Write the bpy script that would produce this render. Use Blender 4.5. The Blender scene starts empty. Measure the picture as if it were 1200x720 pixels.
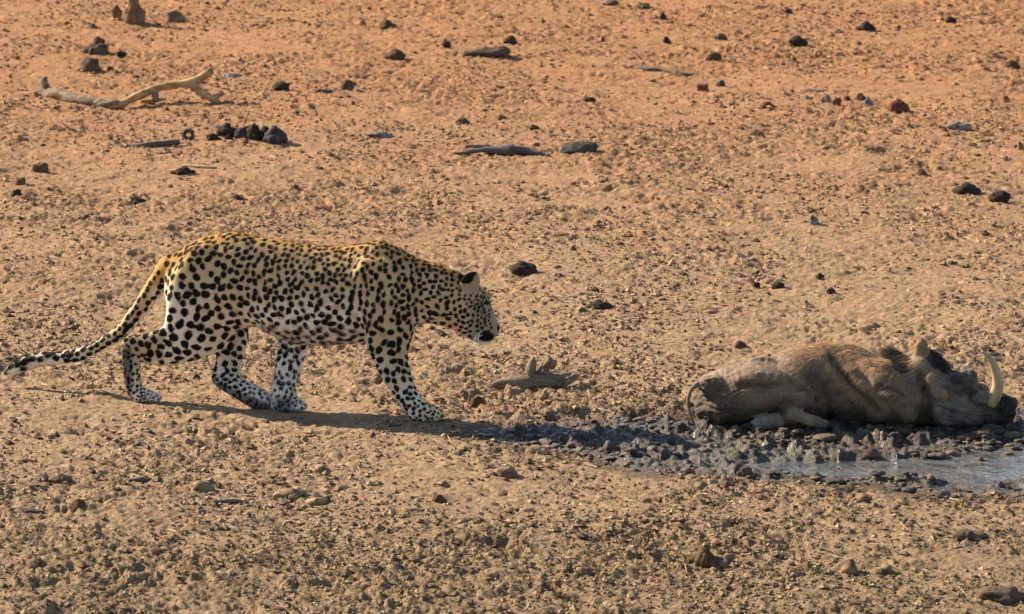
import bpy, math, random
import numpy as np
from mathutils import Vector, kdtree

SC = bpy.context.scene
COL = SC.collection
rng = np.random.default_rng(7)
random.seed(7)

# ------------------------------------------------------------------ camera
PITCH = math.radians(11.0)
DIST = 24.0                       # ground distance to the leopard
HCAM = DIST * math.tan(PITCH)
FPX = 280.0 * DIST / math.cos(PITCH)      # focal length in photo pixels (1200 wide)
PY_REF = 488.0                    # photo row of the ground 24 m away
TILT = PITCH - math.atan((PY_REF - 360.0) / FPX)   # downward tilt of the optical axis

cam_d = bpy.data.cameras.new("camera")
cam = bpy.data.objects.new("camera", cam_d)
COL.objects.link(cam)
cam.location = (0, 0, HCAM)
cam.rotation_euler = (math.pi / 2 - TILT, 0, 0)
cam_d.sensor_width = 36.0
cam_d.lens = 36.0 * FPX / 1200.0
cam_d.clip_start = 0.5
cam_d.clip_end = 3000.0
cam_d.dof.use_dof = True
cam_d.dof.focus_distance = 24.3
cam_d.dof.aperture_fstop = 10.0
SC.camera = cam

# ------------------------------------------------------------------ sky, sun, exposure
SUN_TRAVEL = Vector((1.0, -0.62, -0.66)).normalized()
SUN_EL = math.asin(-SUN_TRAVEL.z)
SUN_AZ = math.atan2(-SUN_TRAVEL.x, -SUN_TRAVEL.y)     # clockwise from +Y
world = bpy.data.worlds.new("World")
SC.world = world
world.use_nodes = True
wn = world.node_tree
bg = wn.nodes["Background"]
sky = wn.nodes.new("ShaderNodeTexSky")
sky.sky_type = 'NISHITA'
sky.sun_disc = False
sky.sun_elevation = SUN_EL
sky.sun_rotation = SUN_AZ
sky.dust_density = 0.9
sky.altitude = 800.0
wn.links.new(sky.outputs[0], bg.inputs[0])
bg.inputs[1].default_value = 0.085
sun_d = bpy.data.lights.new("sun", 'SUN')
sun_d.energy = 5.0
sun_d.angle = math.radians(0.5)
sun_d.color = (1.0, 0.87, 0.70)
sun = bpy.data.objects.new("sun", sun_d)
sun.rotation_euler = SUN_TRAVEL.to_track_quat('-Z', 'Y').to_euler()
sun.location = (-20, 40, 30)
COL.objects.link(sun)
SC.view_settings.view_transform = 'Standard'
SC.view_settings.look = 'None'
SC.view_settings.gamma = 1.0
SC.view_settings.use_curve_mapping = False
SC.view_settings.exposure = 1.58


# ------------------------------------------------------------------ camera maths
CT, ST = math.cos(TILT), math.sin(TILT)


def ray(px, py):
    a = (px - 600.0) / FPX
    b = (360.0 - py) / FPX
    return np.array([a, CT + b * ST, -ST + b * CT])


def P(px, py, Y):
    """point seen at photo pixel (px,py) at world depth Y"""
    d = ray(px, py)
    t = Y / d[1]
    return np.array([d[0] * t, Y, HCAM + d[2] * t])


def G(px, py, z=0.0):
    """ground point under photo pixel"""
    d = ray(px, py)
    t = (z - HCAM) / d[2]
    return np.array([d[0] * t, d[1] * t, z])


def project(pts):
    x, y, z = pts[:, 0], pts[:, 1], pts[:, 2] - HCAM
    fw = y * CT - z * ST
    up = y * ST + z * CT
    return 600.0 + FPX * x / fw, 360.0 - FPX * up / fw


def pxm(Y):
    """metres per photo pixel at depth Y"""
    return Y / math.cos(PITCH) / FPX


# ------------------------------------------------------------------ numpy noise
def _hash(ix, iy, seed):
    h = (ix.astype(np.int64) * 374761393 + iy.astype(np.int64) * 668265263 + seed * 974711) & 0xFFFFFFFF
    h = ((h ^ (h >> 13)) * 1274126177) & 0xFFFFFFFF
    h = (h ^ (h >> 16)) & 0xFFFFFFFF
    return h


def perlin(x, y, seed=0):
    ix, iy = np.floor(x), np.floor(y)
    fx, fy = x - ix, y - iy
    u = fx * fx * fx * (fx * (fx * 6 - 15) + 10)
    v = fy * fy * fy * (fy * (fy * 6 - 15) + 10)

    def g(dx, dy):
        a = _hash(ix + dx, iy + dy, seed) / 4294967296.0 * 2 * np.pi
        return np.cos(a) * (fx - dx) + np.sin(a) * (fy - dy)
    a = g(0, 0) * (1 - u) + g(1, 0) * u
    b = g(0, 1) * (1 - u) + g(1, 1) * u
    return (a * (1 - v) + b * v) * 1.5


def worley(x, y, seed=0):
    """distance to nearest feature point and a random value of that cell"""
    ix, iy = np.floor(x), np.floor(y)
    best = np.full(x.shape, 9.0)
    val = np.zeros(x.shape)
    for dx in (-1, 0, 1):
        for dy in (-1, 0, 1):
            h1 = _hash(ix + dx, iy + dy, seed) / 4294967296.0
            h2 = _hash(ix + dx, iy + dy, seed + 57) / 4294967296.0
            h3 = _hash(ix + dx, iy + dy, seed + 111) / 4294967296.0
            d = np.hypot(ix + dx + h1 - x, iy + dy + h2 - y)
            m = d < best
            best = np.where(m, d, best)
            val = np.where(m, h3, val)
    return best, val


def noise3(p, scale, seed=0):
    """cheap 3-D noise from three perlin planes"""
    q = p * scale
    return (perlin(q[:, 0], q[:, 1] + 3.1, seed) + perlin(q[:, 1] + 7.7, q[:, 2], seed + 1)
            + perlin(q[:, 2] + 1.3, q[:, 0], seed + 2)) / 1.7


def sstep(a, b, x):
    t = np.clip((x - a) / (b - a), 0, 1)
    return t * t * (3 - 2 * t)


# ------------------------------------------------------------------ object helpers
def tag(o, label=None, cat=None, group=None, kind=None):
    if label: o["label"] = label
    if cat: o["category"] = cat
    if group: o["group"] = group
    if kind: o["kind"] = kind
    return o


def new_obj(name, me, mat=None, parent=None):
    o = bpy.data.objects.new(name, me)
    COL.objects.link(o)
    if mat is not None:
        me.materials.clear()
        me.materials.append(mat)
    if parent is not None:
        o.parent = parent
        o.location = -Vector(parent.location)
    return o


def mesh_np(name, verts, faces, smooth=True):
    """verts (n,3), faces (m,k) arrays -> mesh"""
    verts = np.asarray(verts, dtype=np.float32)
    faces = np.asarray(faces, dtype=np.int32)
    me = bpy.data.meshes.new(name)
    me.vertices.add(len(verts))
    me.vertices.foreach_set("co", verts.ravel())
    m, k = faces.shape
    me.loops.add(m * k)
    me.loops.foreach_set("vertex_index", faces.ravel())
    me.polygons.add(m)
    me.polygons.foreach_set("loop_start", np.arange(0, m * k, k, dtype=np.int32))
    me.update(calc_edges=True)
    me.polygons.foreach_set("use_smooth", np.full(m, smooth, dtype=bool))
    me.validate()
    return me


def attr_f(me, name, vals):
    a = me.attributes.new(name, 'FLOAT', 'POINT')
    a.data.foreach_set("value", np.asarray(vals, dtype=np.float32).ravel())


def attr_c(me, name, rgb):
    a = me.attributes.new(name, 'FLOAT_COLOR', 'POINT')
    c = np.ones((len(rgb), 4), dtype=np.float32)
    c[:, :3] = rgb
    a.data.foreach_set("color", c.ravel())


# ------------------------------------------------------------------ materials
class NT:
    def __init__(self, name, rough=0.9, spec=0.2):
        self.m = bpy.data.materials.new(name)
        self.m.use_nodes = True
        self.t = self.m.node_tree
        self.b = self.t.nodes["Principled BSDF"]
        self.b.inputs["Roughness"].default_value = rough
        self.b.inputs["Specular IOR Level"].default_value = spec

    def n(self, typ, **kw):
        nd = self.t.nodes.new(typ)
        for k, v in kw.items():
            if k.startswith("i_"):
                nd.inputs[k[2:].replace("_", " ")].default_value = v
            else:
                setattr(nd, k, v)
        return nd

    def l(self, a, b):
        self.t.links.new(a, b)

    def attr(self, name, out="Fac"):
        nd = self.n("ShaderNodeAttribute", attribute_name=name)
        return nd.outputs[out]

    def noise(self, scale, detail=4.0, rough=0.6, vec=None):
        nd = self.n("ShaderNodeTexNoise")
        nd.inputs["Scale"].default_value = scale
        nd.inputs["Detail"].default_value = detail
        nd.inputs["Roughness"].default_value = rough
        if vec is None:
            vec = self.n("ShaderNodeTexCoord").outputs["Object"]
        self.l(vec, nd.inputs["Vector"])
        return nd.outputs["Fac"]

    def ramp(self, fac, stops):
        nd = self.n("ShaderNodeValToRGB")
        e = nd.color_ramp.elements
        while len(e) < len(stops):
            e.new(0.5)
        for el, (p, c) in zip(e, stops):
            el.position = p
            el.color = (c[0], c[1], c[2], 1) if len(c) == 3 else c
        self.l(fac, nd.inputs["Fac"])
        return nd.outputs["Color"]

    def mix(self, fac, a, b, blend='MIX'):
        nd = self.n("ShaderNodeMix", data_type='RGBA', blend_type=blend)
        for sock, v in ((nd.inputs["Factor"], fac), (nd.inputs["A"], a), (nd.inputs["B"], b)):
            pass
        ins = [nd.inputs[0], nd.inputs[6], nd.inputs[7]]
        for sock, v in zip(ins, (fac, a, b)):
            if isinstance(v, (int, float)):
                sock.default_value = v
            elif isinstance(v, tuple):
                sock.default_value = (v[0], v[1], v[2], 1)
            else:
                self.l(v, sock)
        return nd.outputs[2]

    def mathn(self, op, a, b=0.0, clamp=False):
        nd = self.n("ShaderNodeMath", operation=op, use_clamp=clamp)
        for sock, v in zip(nd.inputs, (a, b)):
            if isinstance(v, (int, float)):
                sock.default_value = v
            else:
                self.l(v, sock)
        return nd.outputs[0]

    def maprange(self, v, a, b, c=0.0, d=1.0, smooth=True):
        nd = self.n("ShaderNodeMapRange", interpolation_type='SMOOTHSTEP' if smooth else 'LINEAR')
        self.l(v, nd.inputs["Value"])
        for k, x in zip(("From Min", "From Max", "To Min", "To Max"), (a, b, c, d)):
            nd.inputs[k].default_value = x
        return nd.outputs["Result"]

    def bump(self, height, strength=0.5, dist=0.01, prev=None):
        nd = self.n("ShaderNodeBump")
        nd.inputs["Strength"].default_value = strength
        nd.inputs["Distance"].default_value = dist
        self.l(height, nd.inputs["Height"])
        if prev is not None:
            self.l(prev, nd.inputs["Normal"])
        return nd.outputs["Normal"]

    def color(self, c):
        if isinstance(c, tuple):
            self.b.inputs["Base Color"].default_value = (c[0], c[1], c[2], 1)
        else:
            self.l(c, self.b.inputs["Base Color"])

    def normal(self, n):
        self.l(n, self.b.inputs["Normal"])


SOIL_A = (0.33, 0.208, 0.108)
SOIL_B = (0.52, 0.345, 0.195)
SOIL_RED = (0.47, 0.235, 0.11)
SOIL_DK = (0.20, 0.125, 0.07)


def soil_color(k):
    """soil colour from world position: redder sand further off, greyer tan near"""
    geo = k.n("ShaderNodeNewGeometry")
    pos = geo.outputs["Position"]
    sep = k.n("ShaderNodeSeparateXYZ")
    k.l(pos, sep.inputs[0])
    n1 = k.noise(1.1, 5, 0.6, pos)
    n2 = k.noise(9.0, 6, 0.65, pos)
    n3 = k.noise(60.0, 4, 0.7, pos)
    base = k.ramp(n2, [(0.30, SOIL_A), (0.68, SOIL_B)])
    far = k.maprange(k.mathn('ADD', sep.outputs[1], k.mathn('MULTIPLY', n1, 7.0)), 27.0, 40.0)
    base = k.mix(k.mathn('MULTIPLY', far, 0.85), base, k.ramp(n2, [(0.3, (0.37, 0.17, 0.068)), (0.7, (0.55, 0.27, 0.118))]))
    near = k.maprange(k.mathn('ADD', sep.outputs[1], k.mathn('MULTIPLY', n1, 3.0)), 25.2, 22.0)
    base = k.mix(k.mathn('MULTIPLY', near, 0.8), base, k.ramp(n2, [(0.3, (0.27, 0.175, 0.085)), (0.7, (0.40, 0.275, 0.15))]))
    base = k.mix(k.maprange(n3, 0.50, 0.68, 0.0, 0.65), base, (0.15, 0.09, 0.048))
    return base, pos


def mat_ground():
    k = NT("soil", 0.95, 0.1)
    base, pos = soil_color(k)
    damp = k.attr("damp")
    base = k.mix(damp, base, (0.105, 0.082, 0.062))
    k.color(base)
    b1 = k.bump(k.noise(34, 6, 0.75, pos), 1.0, 0.045)
    b2 = k.bump(k.noise(120, 4, 0.7, pos), 0.8, 0.010, b1)
    k.normal(b2)
    return k.m


def mat_mud():
    k = NT("wet_mud", 0.45, 0.22)
    geo = k.n("ShaderNodeNewGeometry")
    pos = geo.outputs["Position"]
    n = k.noise(11, 6, 0.65, pos)
    base = k.ramp(n, [(0.3, (0.03, 0.022, 0.015)), (0.5, (0.075, 0.056, 0.038)), (0.7, (0.19, 0.148, 0.104))])
    alg = k.attr("algae")
    base = k.mix(alg, base, (0.15, 0.15, 0.085))
    soil, _ = soil_color(k)
    dry = k.attr("dry")
    base = k.mix(dry, base, soil)
    k.color(base)
    r = k.maprange(k.noise(18, 4, 0.6, pos), 0.35, 0.65, 0.22, 0.65)
    r = k.mix(dry, r, (0.9, 0.9, 0.9))
    k.l(r, k.b.inputs["Roughness"])
    b1 = k.bump(k.noise(30, 6, 0.7, pos), 0.9, 0.035)
    b2 = k.bump(k.noise(120, 3, 0.6, pos), 0.5, 0.006, b1)
    k.normal(b2)
    return k.m


def mat_water():
    k = NT("puddle_water", 0.04, 0.5)
    k.b.inputs["IOR"].default_value = 1.55
    geo = k.n("ShaderNodeNewGeometry")
    pos = geo.outputs["Position"]
    n = k.noise(5, 4, 0.6, pos)
    k.color(k.ramp(n, [(0.3, (0.05, 0.047, 0.04)), (0.7, (0.13, 0.125, 0.105))]))
    k.normal(k.bump(k.noise(15, 3, 0.5, pos), 0.8, 0.04))
    return k.m


def mat_coat():
    """leopard coat: spots from a stored distance field, rosette centres and base tone from attributes"""
    k = NT("spotted_coat", 0.85, 0.08)
    base = k.attr("coat", "Color")
    sd = k.attr("spot")
    nz = k.noise(260, 3, 0.6)
    v = k.mathn('ADD', sd, k.mathn('MULTIPLY', k.mathn('SUBTRACT', nz, 0.5), 0.010))
    f = k.maprange(v, -0.0018, 0.0024, 1.0, 0.0)
    var = k.noise(35, 4, 0.6)
    b2 = k.mix(k.maprange(var, 0.35, 0.7, 0.0, 0.35), base, k.mix(1.0, base, (0.75, 0.72, 0.66), 'MULTIPLY'))
    k.color(k.mix(f, b2, (0.009, 0.0075, 0.0065)))
    k.normal(k.bump(k.noise(320, 3, 0.7), 0.35, 0.004))
    return k.m


def mat_hair(name, rough=0.6):
    k = NT(name, rough, 0.12)
    k.color(k.attr("coat", "Color"))
    tr = k.n("ShaderNodeBsdfTranslucent")
    k.l(k.attr("coat", "Color"), tr.inputs["Color"])
    mx = k.n("ShaderNodeMixShader")
    mx.inputs[0].default_value = 0.35
    k.l(k.b.outputs[0], mx.inputs[1])
    k.l(tr.outputs[0], mx.inputs[2])
    k.l(mx.outputs[0], k.t.nodes["Material Output"].inputs["Surface"])
    return k.m


def mat_hide():
    k = NT("muddy_hide", 0.8, 0.25)
    base = k.attr("coat", "Color")
    n = k.noise(14, 6, 0.65)
    n2 = k.noise(70, 5, 0.7)
    c = k.mix(k.maprange(n, 0.42, 0.62, 0, 0.6), base, k.mix(1.0, base, (0.45, 0.42, 0.40), 'MULTIPLY'))
    c = k.mix(k.maprange(n2, 0.52, 0.72, 0, 0.55), c, k.mix(1.0, base, (1.6, 1.5, 1.4), 'MULTIPLY'))
    k.color(c)
    b0 = k.bump(n, 0.7, 0.03)
    b1 = k.bump(n2, 0.9, 0.016, b0)
    k.normal(k.bump(k.noise(240, 3, 0.7), 0.6, 0.005, b1))
    return k.m


def mat_plain(name, stops, scale=20.0, rough=0.9, bump=0.8, bd=0.022, spec=0.08, stretch=None):
    k = NT(name, rough, spec)
    tc = k.n("ShaderNodeTexCoord")
    vec = tc.outputs["Object"]
    if stretch:
        mp = k.n("ShaderNodeMapping")
        mp.inputs["Scale"].default_value = stretch
        k.l(vec, mp.inputs["Vector"])
        vec = mp.outputs[0]
    n = k.noise(scale, 6, 0.65, vec)
    k.color(k.ramp(n, stops))
    b1 = k.bump(n, bump, bd)
    k.normal(k.bump(k.noise(scale * 5, 4, 0.65, vec), bump * 0.7, bd * 0.3, b1))
    return k.m


def mat_clod():
    k = NT("loose_soil", 0.95, 0.1)
    base, pos = soil_color(k)
    t = k.attr("tone")
    k.color(k.mix(t, base, (0.055, 0.036, 0.024)))
    k.normal(k.bump(k.noise(180, 4, 0.7, pos), 0.6, 0.006))
    return k.m


M = {}
M["ground"] = mat_ground()
M["mud"] = mat_mud()
M["water"] = mat_water()
M["coat"] = mat_coat()
M["fur"] = mat_hair("short_fur", 0.55)
M["bristle"] = mat_hair("coarse_bristle", 0.6)
M["hide"] = mat_hide()
M["clod"] = mat_clod()
M["stone"] = mat_plain("brown_stone", [(0.3, (0.10, 0.055, 0.03)), (0.7, (0.27, 0.15, 0.08))], 16)
M["redstone"] = mat_plain("red_brown_stone", [(0.3, (0.07, 0.03, 0.018)), (0.7, (0.15, 0.065, 0.04))], 14)
M["greystone"] = mat_plain("grey_stone", [(0.35, (0.035, 0.03, 0.025)), (0.65, (0.26, 0.235, 0.195))], 22)
M["darkstone"] = mat_plain("dark_stone", [(0.3, (0.04, 0.026, 0.018)), (0.7, (0.15, 0.095, 0.058))], 25)
M["dung"] = mat_plain("dark_dung", [(0.3, (0.016, 0.011, 0.008)), (0.7, (0.07, 0.046, 0.03))], 40, 0.9)
M["greydung"] = mat_plain("grey_dung", [(0.35, (0.02, 0.02, 0.022)), (0.7, (0.10, 0.085, 0.068))], 22, 0.9)
M["browndung"] = mat_plain("brown_dung", [(0.3, (0.045, 0.025, 0.013)), (0.7, (0.14, 0.08, 0.04))], 40)
M["earth"] = mat_plain("earth_lump", [(0.3, (0.16, 0.10, 0.06)), (0.7, (0.33, 0.22, 0.13))], 30, 0.95, 0.8)
M["wood"] = mat_plain("weathered_wood", [(0.3, (0.09, 0.065, 0.045)), (0.7, (0.30, 0.235, 0.165))], 34, 0.9, 1.0, 0.02, 0.05, (0.15, 1, 1))
M["palewood"] = mat_plain("bare_wood", [(0.34, (0.12, 0.065, 0.028)), (0.55, (0.36, 0.215, 0.09)), (0.72, (0.52, 0.34, 0.16))], 20, 0.75, 0.8, 0.012, 0.1, (0.2, 1, 1))
M["bark"] = mat_plain("grey_bark", [(0.35, (0.06, 0.045, 0.03)), (0.65, (0.30, 0.22, 0.14))], 45, 0.9, 1.0, 0.012)
M["darkwood"] = mat_plain("dark_wood", [(0.3, (0.03, 0.025, 0.022)), (0.7, (0.12, 0.10, 0.085))], 20, 0.85, 0.6, 0.008, 0.2, (0.25, 1, 1))
M["tusk"] = mat_plain("tusk_ivory", [(0.32, (0.15, 0.085, 0.035)), (0.5, (0.34, 0.23, 0.11)), (0.7, (0.52, 0.40, 0.23))], 22, 0.45, 0.6, 0.008, 0.4, (1.0, 1.0, 0.15))
M["eye"] = mat_plain("eye", [(0.3, (0.02, 0.015, 0.01)), (0.7, (0.05, 0.035, 0.015))], 50, 0.08, 0.0, 0.001, 0.6)
M["whisker"] = mat_plain("whisker", [(0.3, (0.75, 0.74, 0.7)), (0.7, (0.85, 0.84, 0.8))], 10, 0.5, 0.0)
M["hoof"] = mat_plain("hoof", [(0.3, (0.02, 0.017, 0.015)), (0.7, (0.07, 0.06, 0.05))], 40, 0.6)
M["leaf"] = mat_plain("green_sprig", [(0.3, (0.06, 0.10, 0.02)), (0.7, (0.14, 0.2, 0.05))], 40, 0.6)
M["straw"] = mat_plain("dry_straw", [(0.3, (0.30, 0.22, 0.11)), (0.7, (0.5, 0.4, 0.24))], 40, 0.8)
M["redleaf"] = mat_plain("red_petal", [(0.3, (0.3, 0.015, 0.01)), (0.7, (0.45, 0.03, 0.02))], 40, 0.6)


# ------------------------------------------------------------------ terrain
def px_poly(pts):
    return np.array([G(a, b)[:2] for a, b in pts])


MUD_POLY = px_poly([(560, 503), (610, 499), (650, 496), (700, 493), (760, 488), (815, 484), (900, 478), (1000, 474), (1100, 474),
                    (1200, 480), (1330, 486), (1420, 520), (1420, 585), (1300, 588), (1200, 581), (1100, 573), (1000, 567),
                    (900, 561), (830, 556), (770, 547), (720, 536), (680, 528), (640, 521), (600, 512)])


def poly_sdf(x, y, poly):
    """signed distance to polygon, negative inside"""
    d = np.full(x.shape, 1e9)
    inside = np.zeros(x.shape, dtype=bool)
    n = len(poly)
    for i in range(n):
        ax, ay = poly[i]
        bx, by = poly[(i + 1) % n]
        ex, ey = bx - ax, by - ay
        t = np.clip(((x - ax) * ex + (y - ay) * ey) / (ex * ex + ey * ey), 0, 1)
        d = np.minimum(d, np.hypot(x - ax - t * ex, y - ay - t * ey))
        c = ((ay > y) != (by > y)) & (x < (bx - ax) * (y - ay) / (by - ay + 1e-12) + ax)
        inside ^= c
    return np.where(inside, -d, d)


PAWS = [G(175, 470), G(308, 477), G(340, 480), G(500, 491)]
POOL = [(G(905, 541)[:2], 0.13), (G(960, 546)[:2], 0.20), (G(1030, 543)[:2], 0.22), (G(1100, 545)[:2], 0.25), (G(1180, 541)[:2], 0.36),
        (G(1260, 540)[:2], 0.4), (G(1350, 540)[:2], 0.4), (G(1090, 520)[:2], 0.12), (G(1000, 556)[:2], 0.10), (G(1130, 566)[:2], 0.12)]
WATER_Z = -0.022


def mud_sd(x, y):
    s = np.full(x.shape, 5.0)
    m = (y > 19.5) & (y < 27) & (x > -1.2) & (x < 5.5)
    if m.any():
        xs, ys = x[m], y[m]
        s[m] = poly_sdf(xs, ys, MUD_POLY) + 0.12 * perlin(xs * 3.3, ys * 2.6, 91) + 0.06 * perlin(xs * 11, ys * 9, 92)
    return s


def blob(w, r):
    return np.clip(1 - (w / r) ** 2, 0, 1) ** 0.75


def height(x, y, sd=None):
    if sd is None:
        sd = mud_sd(x, y)
    big = 0.018 * perlin(x * 0.55, y * 0.45, 1) + 0.014 * perlin(x * 1.7, y * 1.5, 2)
    rough = np.clip(0.60 + 0.95 * perlin(x * 0.8, y * 0.55, 5) + 0.55 * perlin(x * 2.9, y * 2.3, 6), 0.45, 1.25)
    near = sstep(27.5, 24.5, y)
    rough = rough * (0.82 + 0.10 * near)
    wx, wy = x + 0.03 * perlin(x * 9, y * 9, 8), y + 0.03 * perlin(x * 9, y * 9, 9)
    m1 = perlin(wx * 6.0, wy * 5.0, 11) * 0.009
    m2 = perlin(wx * 13, wy * 10, 12) * 0.0062
    p3 = perlin(wx * 24, wy * 19, 13)
    m3 = np.maximum(p3, -0.3) * 0.0135
    p4 = perlin(wx * 43, wy * 30, 15)
    m4 = np.abs(p4) * 0.016
    w, wv = worley(wx * 20 + 0.5 * p3, wy * 16 + 0.5 * p4, 14)
    clod = blob(w, 0.52) * (wv > 0.62) * (wv - 0.35) * 0.018
    w2, wv2 = worley(wx * 7.5 + 0.4 * p3, wy * 6.0 + 0.3 * p4, 17)
    clod2 = blob(w2, 0.34) * (wv2 > 0.90) * 0.018
    pit = -blob(w2, 0.45) * (wv2 < 0.2) * 0.028
    dry = big + rough * (m1 + m2 + m3 + m4 + clod + clod2 + pit)
    # churned mud
    q1, q2 = perlin(x * 17, y * 13, 24), perlin(x * 19, y * 14, 25)
    w3, wv3 = worley(wx * 10 + 0.55 * q1, wy * 7.5 + 0.55 * q2, 21)
    w4, wv4 = worley(wx * 23 + 0.6 * q2, wy * 18 + 0.6 * q1, 22)
    mud = -0.012 + 0.012 * perlin(x * 5, y * 4, 23) + blob(w3, 0.5) * 0.024 * (wv3 > 0.5) * (0.4 + q1 + wv3 * 0.6) \
        + blob(w4, 0.5) * 0.014 * (wv4 > 0.35) + 0.008 * q1 + np.abs(p3) * 0.016 + np.abs(p4) * 0.013 - 0.012 * blob(w3, 0.5) * (wv3 < 0.25)
    for c, rad in POOL:
        d = np.hypot((x - c[0]) * 0.8, (y - c[1]) * 1.0)
        f = sstep(rad * 1.35, rad * 0.5, d)
        mud = mud * (1 - 0.45 * f) - f * (0.024 + 0.020 * perlin(x * 8, y * 6, 31))
    t = sstep(0.05, -0.14, sd)
    h = dry * (1 - t) + (mud * 0.95) * t - 0.010 * sstep(0.3, 0.0, sd) * (1 - t)
    for p in PAWS:
        d = np.hypot(x - p[0], y - p[1])
        f = sstep(0.14, 0.05, d)
        h = h * (1 - 0.75 * f) - 0.004 * f
    return h


def gz(x, y):
    return float(height(np.array([float(x)]), np.array([float(y)]))[0])


def build_ground():
    U = list(np.arange(-0.122, 0.1221, 0.00043))
    Ul = list(-0.122 - 0.002 * (1.55 ** np.arange(0, 18)))[::-1]
    Ur = [-u for u in Ul][::-1]
    u = np.array(Ul + U + Ur)
    Y = [17.6]
    while Y[-1] < 44:
        Y.append(Y[-1] * 1.00072)
    d = 0.04
    lo = []
    y0 = Y[0]
    while y0 > -60:
        y0 -= d
        d *= 1.35
        lo.append(y0)
    hi = []
    y1 = Y[-1]
    d = 0.05
    while y1 < 1500:
        y1 += d
        d *= 1.3
        hi.append(y1)
    y = np.array(lo[::-1] + Y + hi)
    nu, ny = len(u), len(y)
    X = np.outer(np.maximum(y, 14.0), u)
    YY = np.repeat(y[:, None], nu, axis=1)
    # jitter to break the grid
    xs, ys = X.ravel(), YY.ravel()
    sd = mud_sd(xs, ys)
    h = height(xs, ys, sd)
    v = np.stack([xs, ys, h], axis=1)
    idx = np.arange(nu * ny).reshape(ny, nu)
    f = np.stack([idx[:-1, :-1], idx[:-1, 1:], idx[1:, 1:], idx[1:, :-1]], axis=-1).reshape(-1, 4)
    fm = (sd[f] < 0.0).all(axis=1)

    def sub(faces):
        used = np.unique(faces)
        remap = np.full(len(v), -1, dtype=np.int64)
        remap[used] = np.arange(len(used))
        return used, remap[faces]
    used, ff = sub(f[~fm])
    me = mesh_np("ground", v[used], ff)
    damp = sstep(0.30, 0.0, sd[used] + 0.10 * perlin(xs[used] * 8, ys[used] * 6, 71)) * 0.8
    attr_f(me, "damp", damp)
    g = new_obj("ground", me, M["ground"])
    tag(g, "dry trampled reddish sand and clods sloping to the wallow", None, None, "structure")
    used, ff = sub(f[fm])
    me = mesh_np("mud", v[used], ff)
    xs, ys, s = xs[used], ys[used], sd[used]
    c1, c2 = G(845, 524), G(900, 527)
    e = np.minimum(np.hypot((xs - c1[0]) / 0.33, (ys - c1[1]) / 0.32), np.hypot((xs - c2[0]) / 0.3, (ys - c2[1]) / 0.25))
    attr_f(me, "algae", sstep(1.1, 0.3, e + 0.35 * perlin(xs * 9, ys * 7, 41)) * sstep(0.008, -0.012, h[used]) * 0.85)
    attr_f(me, "dry", sstep(-0.10, 0.0, s + 0.05 * perlin(xs * 14, ys * 10, 43)) * 0.25)
    mo = new_obj("mud", me, M["mud"])
    tag(mo, "churned dark wet mud of the wallow", None, None, "structure")


def build_water():
    pts = px_poly([(830, 515), (900, 508), (1000, 506), (1100, 500), (1200, 492), (1330, 492), (1400, 520), (1400, 578), (1250, 578), (1150, 570), (1040, 563), (930, 556), (850, 545)])
    c = pts.mean(axis=0)
    v = [(c[0], c[1], WATER_Z)] + [(p[0], p[1], WATER_Z) for p in pts]
    n = len(pts)
    f = [(0, 1 + i, 1 + (i + 1) % n) for i in range(n)]
    me = mesh_np("water", v, f, False)
    o = new_obj("water", me, M["water"])
    if me.polygons[0].normal.z < 0:
        me.flip_normals()
    tag(o, "shallow muddy puddle reflecting the pale blue sky", None, None, "structure")


build_ground()
build_water()


# ------------------------------------------------------------------ lofting
def catmull(A, sub):
    A = np.asarray(A, dtype=float)
    out = []
    n = len(A)
    for i in range(n - 1):
        p0 = A[max(i - 1, 0)]
        p1, p2 = A[i], A[i + 1]
        p3 = A[min(i + 2, n - 1)]
        for s in range(sub):
            t = s / sub
            out.append(0.5 * ((2 * p1) + (-p0 + p2) * t + (2 * p0 - 5 * p1 + 4 * p2 - p3) * t * t + (-p0 + 3 * p1 - 3 * p2 + p3) * t ** 3))
    out.append(A[-1])
    return np.array(out)


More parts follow.
